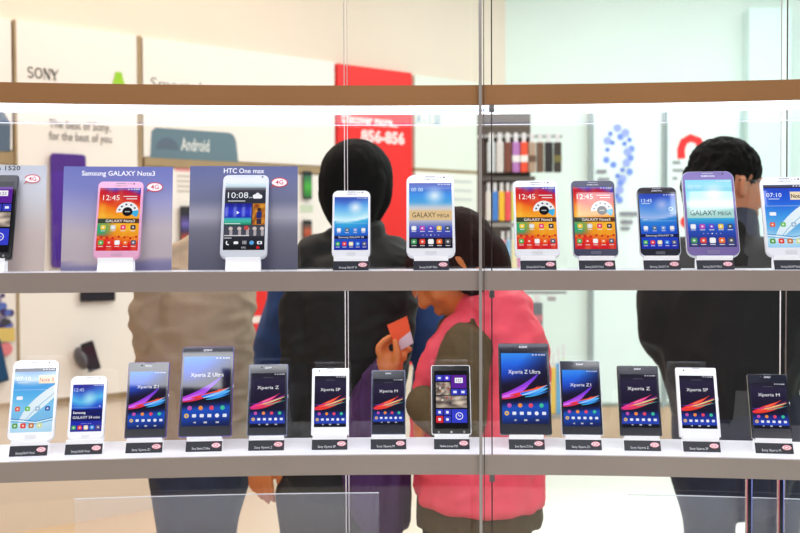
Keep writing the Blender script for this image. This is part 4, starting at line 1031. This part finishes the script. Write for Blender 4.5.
# --- shopper in the black jacket, back to us, raised hand holding a card
YC = 2.53
root = thing('person', 'dark-haired person in a black jacket seen from behind, holding up a small card', 'person', (P(340, 500, YC).x, YC, 0))
PERSON_C = root
p = lambda x, y, dy=0.0: P(x, y, YC + dy)
hc = p(358, 190, .03)
bm = bmesh.new(); L, M = head_into(bm, hc, (.25, 1, -.12), (0, .05, 1), 1.0)
tube(bm, [p(357, 262), p(358, 238, .0), p(358, 214, .01)], [.065, .056, .052])
tube(bm, [p(355, 262), p(352, 320), p(345, 400), p(333, 470), p(326, 490)], [(.10, .06), (.11, .08), (.09, .08), (.09, .08), (.08, .08)], (.95, -.3, 0))
legs = [p(311, 490, -.02), p(348, 490, .04)]
for a in legs: tube(bm, [a, Vector((a.x, a.y, .46)), Vector((a.x, a.y, .09))], [.062, .048, .036]); tube(bm, [Vector((a.x, a.y, .07)), Vector((a.x, a.y+.12, .035))], [.035, .03])
lw = p(261, 447, -.06)
tube(bm, [p(316, 272, 0), p(306, 385, -.03), lw], [.048, .038, .027])
hand_relaxed(bm, lw, (-.06, .05, -1), (.35, 1, 0), (1, -.35, 0), .92)
# raised right arm and gripping hand
wrist = p(389, 379, -.23); elbow = p(368, 415, -.10)
tube(bm, [p(404, 272, -.03), elbow, wrist], [.048, .038, .026])
YH = -.235
h = lambda x, y, dy=0.0: p(x, y, YH + dy)
tube(bm, [wrist, h(390, 368), h(389, 358, .004)], [(.026, .020), (.031, .017), (.030, .014)])
tube(bm, [h(383, 358), h(378.5, 350, -.004), h(382.5, 342.5, .002), h(390, 336.5, .012)], [.0092, .0092, .0084, .0068], n=10)     # index
tube(bm, [h(387, 355, .012), h(385, 345, .020), h(390, 340, .026), h(397, 343, .026)], [.009, .009, .0084, .007], n=10)            # middle
tube(bm, [h(393, 357, .016), h(398, 350, .030), h(404, 347, .026), h(410.5, 349.5, .012)], [.009, .0088, .0082, .0068], n=10)     # ring
tube(bm, [h(396, 362, .010), h(400, 357, .020), h(404, 355, .016), h(405, 359, .006)], [.0085, .008, .0074, .0062], n=10)         # little
tube(bm, [h(393, 371, -.008), h(397.5, 361, -.020), h(397, 350, -.016), h(395, 341, -.004)], [.0135, .0115, .0098, .0076], n=10)  # thumb
blob('body', bm, .005, SKIN, root, 3)
M_BLACK = mat('black padded jacket', (11, 9, 9), .75, noise_amt=.2, nscale=8, bump=.3, bscale=12)
bm = bmesh.new()
tube(bm, [p(357, 244), p(358, 258), p(355, 285), p(351, 350), p(346, 410), p(333, 465), p(327, 488)], [(.085, .075), (.16, .10), (.165, .13), (.15, .13), (.14, .125), (.135, .12), (.132, .12)], (.95, -.3, 0), hem=True)
tube(bm, [p(320, 262), p(309, 300), p(306, 370, -.03), p(290, 415, -.05), p(266, 447, -.06)], [.068, .070, .060, .050, .038])
tube(bm, [p(390, 262, -.02), p(394, 290, -.03), p(386, 350, -.06), p(370, 413, -.10), p(380, 395, -.17)], [.066, .060, .058, .050, .040])
tube(bm, [p(357, 250), p(357, 238)], [.073, .066])
blob('jacket', bm, .007, M_BLACK, root, 4, .008, (8, 8, 14))
bm = bmesh.new(); tube(bm, [p(332, 455), p(329, 490), p(329, 505)], [(.12, .11), (.12, .11), (.115, .11)], (.95, -.3, 0))
for a in legs: tube(bm, [a, Vector((a.x, a.y, .48)), Vector((a.x, a.y, .12))], [.088, .068, .058])
blob('trousers', bm, .009, mat('dark grey trousers', (44, 38, 36), .8, noise_amt=.1, nscale=20), root, 3, .005)
bm = bmesh.new()
ell(bm, L(0, -.016, .034), (.092, .108, .094), M); tube(bm, [L(0, -.055, .02), L(0, -.058, -.05), L(0, -.046, -.108)], [(.088, .060), (.078, .050), (.046, .030)], M.col[0])
for sx in (-1, 1): tube(bm, [L(.066*sx, -.02, .03), L(.074*sx, -.026, -.025), L(.058*sx, -.03, -.075)], [.03, .022, .014], M.col[1])
blob('hair', bm, .006, M_HAIR, root, 3, .0015, (40, 40, 12))
eyes(root, L, M)
for a in legs: shoe(root, a, (.2, 1), M_SHOE)

# the card in that hand
cr_ = [h(387, 325, .005), h(407, 316, .005), h(413.5, 343, .005), h(397, 352.5, .005)]
cc = sum(cr_, Vector()) / 4
bm = bmesh.new(); top = [bm.verts.new(q - cc) for q in cr_]; back = [bm.verts.new(q - cc + Vector((0, .0015, 0))) for q in cr_]
bm.faces.new(top); bm.faces.new(back[::-1])
for i in range(4): bm.faces.new((top[i], back[i], back[(i+1) % 4], top[(i+1) % 4]))
lf = thing('leaflet', 'small orange and white card held up between the fingers', 'card', cc)
obj('sheet', bm, mat('orange card', (255, 92, 40), .5), lf)
bm = bmesh.new(); e = Vector((0, -.0006, 0)); a, b, c_, d_ = [q - cc + e for q in cr_]
m1 = b.lerp(c_, .55); m2 = h(399.0, 340, .005) - cc + e
bm.faces.new([bm.verts.new(q) for q in (m2, m1, c_, d_.lerp(c_, .05))]); obj('white_corner', bm, mat('card white', (226, 205, 214), .5), lf)

# purple coat hung over the raised forearm
ct = thing('purple_coat', 'dark purple coat draped over the raised forearm', 'coat', p(378, 470, -.17))
bm = bmesh.new()
tube(bm, [p(386, 366, -.215), p(376, 392, -.18), p(371, 425, -.17), p(376, 465, -.17), p(381, 500, -.17), p(386, 522, -.17)], [(.022, .028), (.042, .050), (.062, .050), (.076, .050), (.074, .046), (.056, .040)])
tube(bm, [p(384, 376, -.21), p(370, 408, -.13)], [(.040, .036), (.052, .046)])
blob('cloth', bm, .006, mat('dark purple cloth', (66, 24, 84), .75, noise_amt=.15, nscale=10, bump=.3, bscale=20), ct, 3, .008, (24, 24, 4))

# --- woman in the pink vest, in profile, head bowed
YE = 2.33
root = thing('person', 'person in a bright pink vest over olive sleeves, head bowed', 'person', (P(482, 500, YE).x, YE, 0))
p = lambda x, y, dy=0.0: P(x, y, YE + dy)
hc = p(453, 266, -.02)
bm = bmesh.new(); L, M = head_into(bm, hc, (-.82, .06, -.57), (-.57, 0, .82), 1.0)
tube(bm, [p(488, 330), p(480, 304), p(464, 284, -.01)], [.055, .047, .046])
tube(bm, [p(488, 345), p(486, 380), p(480, 440), p(480, 490)], [(.07, .11), (.09, .12), (.09, .11), (.09, .11)])
legs = [p(472, 520, -.06), p(488, 520, .06)]
for a in legs: tube(bm, [a, Vector((a.x, a.y, .46)), Vector((a.x, a.y, .09))], [.065, .05, .036]); tube(bm, [Vector((a.x, a.y, .07)), Vector((a.x-.12, a.y, .035))], [.035, .03], (0, 1, 0))
ls, le, lw = p(463, 355, -.13), p(459, 425, -.20), p(422, 402, -.15)
tube(bm, [ls, le, lw], [.034, .032, .026]); hand_relaxed(bm, lw, (-.15, .1, -1), (1, .2, 0), (0, 1, 0), .85)
rs, re, rw = p(474, 355, .13), p(462, 420, .18), p(440, 400, .0)
tube(bm, [rs, re, rw], [.034, .032, .026]); hand_relaxed(bm, rw, rw - re, (0, -.8, .5), (0, .3, 1), .92)
blob('body', bm, .006, SKIN, root)
M_OLIVE = mat('olive knit', (84, 66, 34), .85, noise_amt=.12, nscale=12, bump=.3, bscale=40)
bm = bmesh.new()
tube(bm, [p(484, 345), p(484, 400), p(480, 460), p(479, 500), p(479, 521)], [(.12, .15), (.125, .15), (.13, .15), (.142, .165), (.147, .17)], hem=True)
tube(bm, [p(466, 352, -.15), p(461, 385, -.185), p(459, 422, -.20), p(440, 414, -.175), p(424, 404, -.15)], [.062, .060, .055, .046, .040])
tube(bm, [p(474, 345, .15), p(463, 418, .18), p(443, 402, .02)], [.06, .054, .04])
blob('sweater', bm, .007, M_OLIVE, root, 3, .006)
M_PINK = mat('bright pink vest', (252, 78, 98), .6, noise_amt=.05, nscale=8, bump=.25, bscale=10)
bm = bmesh.new()
tube(bm, [p(492, 316), p(491, 345), p(487, 385), p(484, 430), p(480, 465), p(479, 496)], [(.096, .14), (.132, .165), (.142, .168), (.136, .17), (.146, .178), (.150, .184)], hem=True)
tube(bm, [p(488, 335), p(489, 312), p(489, 293)], [(.090, .10), (.078, .088), (.064, .074)], hem=True)
tube(bm, [p(462, 330, -.09), p(440, 365, -.10), p(430, 410, -.08), p(430, 460, -.06)], [.045, .042, .04, .045])
tube(bm, [p(500, 325, -.02), p(515, 345, -.02)], [(.06, .10), (.06, .12)])
vest = blob('vest', bm, .007, M_PINK, root, 3, .008, (8, 8, 12))
bm = bmesh.new(); tube(bm, [p(480, 500), p(479, 524), p(480, 534)], [(.10, .12), (.132, .150), (.125, .14)])
for a in legs: tube(bm, [a, Vector((a.x, a.y, .48)), Vector((a.x, a.y, .12))], [.098, .078, .06])
blob('trousers', bm, .009, mat('black leggings', (24, 20, 20), .8), root, 3, .004)
bm = bmesh.new(); ell(bm, L(0, -.018, .040), (.092, .106, .090), M); tube(bm, [L(0, -.07, .03), L(0, -.085, -.03), L(0, -.070, -.085)], [(.085, .05), (.078, .042), (.06, .03)], M.col[0])
tube(bm, [L(-.05, .072, .055), L(.0, .088, .045), L(.05, .072, .055)], [.022, .02, .022], M.col[2])
for sx in (-1, 1): tube(bm, [L(.070*sx, .01, .03), L(.078*sx, .0, -.03), L(.068*sx, -.02, -.08)], [.03, .026, .016], M.col[1])
blob('hair', bm, .006, M_HAIR2, root, 3, .0015, (40, 40, 12))
eyes(root, L, M)
for a in legs: shoe(root, a, (-1, 0), M_SHOE)

# --- man in the dark coat with glasses
YD = 2.75
root = thing('person', 'man with glasses in a dark coat looking away, elbow bent', 'person', (P(735, 500, YD).x, YD, 0))
p = lambda x, y, dy=0.0: P(x, y, YD + dy)
hc = p(728, 187)
bm = bmesh.new(); L, M = head_into(bm, hc, (.95, .31, -.08), (0, 0, 1), 1.04)
tube(bm, [p(722, 262), p(724, 240), p(725, 214)], [.068, .06, .058])
tube(bm, [p(724, 285), p(728, 330), p(730, 400), p(735, 465)], [(.11, .06), (.13, .09), (.12, .08), (.12, .09)], (.9, -.4, 0))
legs = [p(706, 470, -.03), p(771, 470, .05)]
for a in legs: tube(bm, [a, Vector((a.x + .01, a.y, .48)), Vector((a.x + .015, a.y, .09))], [.085, .055, .038]); tube(bm, [Vector((a.x+.015, a.y, .07)), Vector((a.x+.10, a.y+.08, .035))], [.036, .03])
ls, le, lw = p(668, 272, .04), p(655, 328, .06), p(700, 370, .17)
tube(bm, [ls, le, lw], [.038, .034, .028]); hand_relaxed(bm, lw, lw - le, (.3, .9, 0), (0, .2, 1), 1.02)
rs, re, rw = p(790, 275, .05), p(814, 350, .06), p(830, 425, .08)
tube(bm, [rs, re, rw], [.038, .034, .028]); hand_relaxed(bm, rw, rw - re, (-1, 0, 0), (0, 1, 0), 1.02)
blob('body', bm, .006, SKIN2, root)
M_DARK = mat('black overcoat', (8, 8, 12), .8, noise_amt=.15, nscale=8, bump=.25, bscale=12)
bm = bmesh.new()
tube(bm, [p(722, 240), p(724, 256), p(727, 290), p(730, 340), p(730, 380), p(734, 408)], [(.09, .08), (.185, .11), (.225, .14), (.215, .14), (.18, .135), (.165, .13)], (.9, -.4, 0), hem=True)
tube(bm, [p(680, 262, .03), p(664, 292, .03), p(658, 324, .03), p(672, 350, .09), p(698, 368, .16)], [.070, .066, .058, .054, .044])
tube(bm, [p(772, 262, .03), p(798, 300, .05), p(814, 350, .06), p(828, 415, .08)], [.072, .07, .062, .048])
blob('coat', bm, .008, M_DARK, root, 4, .008)
bm = bmesh.new(); tube(bm, [p(731, 262, -.01), p(733, 240, -.01), p(734, 222, -.005)], [(.085, .080), (.072, .068), (.066, .064)], (.9, -.4, 0))
blob('collar', bm, .006, mat('slate collar', (66, 72, 92), .7, noise_amt=.1, nscale=20), root, 2)
M_NAVY = mat('navy trousers', (24, 30, 54), .8, noise_amt=.15, nscale=20)
bm = bmesh.new(); tube(bm, [p(736, 400), p(738, 450), p(739, 478)], [(.17, .13), (.175, .13), (.14, .12)], (.9, -.4, 0))
for a in legs: tube(bm, [a, Vector((a.x + .01, a.y, .50)), Vector((a.x + .015, a.y, .12))], [.098, .066, .058])
blob('trousers', bm, .009, M_NAVY, root, 3, .004)
bm = bmesh.new(); ell(bm, L(0, -.016, .044), (.083, .102, .088), M); tube(bm, [L(0, -.075, .03), L(0, -.085, -.02), L(0, -.070, -.065)], [(.078, .04), (.072, .034), (.055, .024)], M.col[0])
blob('hair', bm, .005, M_HAIR, root, 2, .006, (38, 38, 30))
eyes(root, L, M, 1.04)
gl = bmesh.new()
for sx in (-1, 1):
    pts = [L(sx*(.034 + .024*math.cos(a)), .094 - .004*abs(math.cos(a)), .004 + .018*math.sin(a)) for a in [2*PI*k/16 for k in range(17)]]
    tube(gl, pts, [.0018]*17, n=6); tube(gl, [L(.058*sx, .09, .010), L(.082*sx, .04, .014), L(.088*sx, -.03, .010)], [.0022, .0022, .0022], n=6)
tube(gl, [L(-.010, .096, .008), L(0, .100, .010), L(.010, .096, .008)], [.0018]*3, n=6)
bmesh.ops.translate(gl, verts=gl.verts, vec=-Vector(root.location)); obj('glasses', gl, mat('black frames', (26, 22, 22), .3), root, True)
for a in legs: shoe(root, Vector((a.x + .015, a.y, 0)), (.8, .6), M_SHOE)

# ------------------------------------------------------------------ light
def area(name, loc, size, power, col, rot=(0, 0, 0)):
    l = bpy.data.lights.new(name, 'AREA'); l.shape = 'RECTANGLE'; l.size, l.size_y = size; l.energy = power; l.color = col
    o = bpy.data.objects.new(name, l); COL.objects.link(o); o.location = loc; o.rotation_euler = rot; return o
area('ceiling lamp', (-1.2, 3.9, 3.15), (2.6, 1.8), 42, (1, .86, .74))
area('ceiling lamp', (1.9, 4.4, 3.15), (2.8, 2.2), 84, (.89, .99, 1))
area('ceiling lamp', (.2, 2.6, 3.15), (3.2, .7), 32, (1, .95, .88))
def lamp_z3(x0, x1, y0, y1, rad=9.0):
    area('added front lamp', ((x0+x1)/2, (y0+y1)/2, 3.0), (x1-x0, y1-y0), rad*PI*(x1-x0)*(y1-y0), (.95, .97, 1))  # unseen lamps, added so their reflections haze some phone screens
lamp_z3(-1.05, -.45, -.52, 0); lamp_z3(-.45, .05, -.37, 0); lamp_z3(.45, .85, -.37, 0)
area('added front lamp', (0, -2.2, 3.2), (4.4, 1.8), 150, (1, .97, .94))  # unseen fill added to brighten the shelf fronts and stands
lamp_z3(.43, .57, .42, .75); lamp_z3(.70, .88, .40, .75)
W = bpy.data.worlds.new('street'); SC.world = W; W.use_nodes = True
W.node_tree.nodes['Background'].inputs[0].default_value = (1, .97, .94, 1); W.node_tree.nodes['Background'].inputs[1].default_value = .08
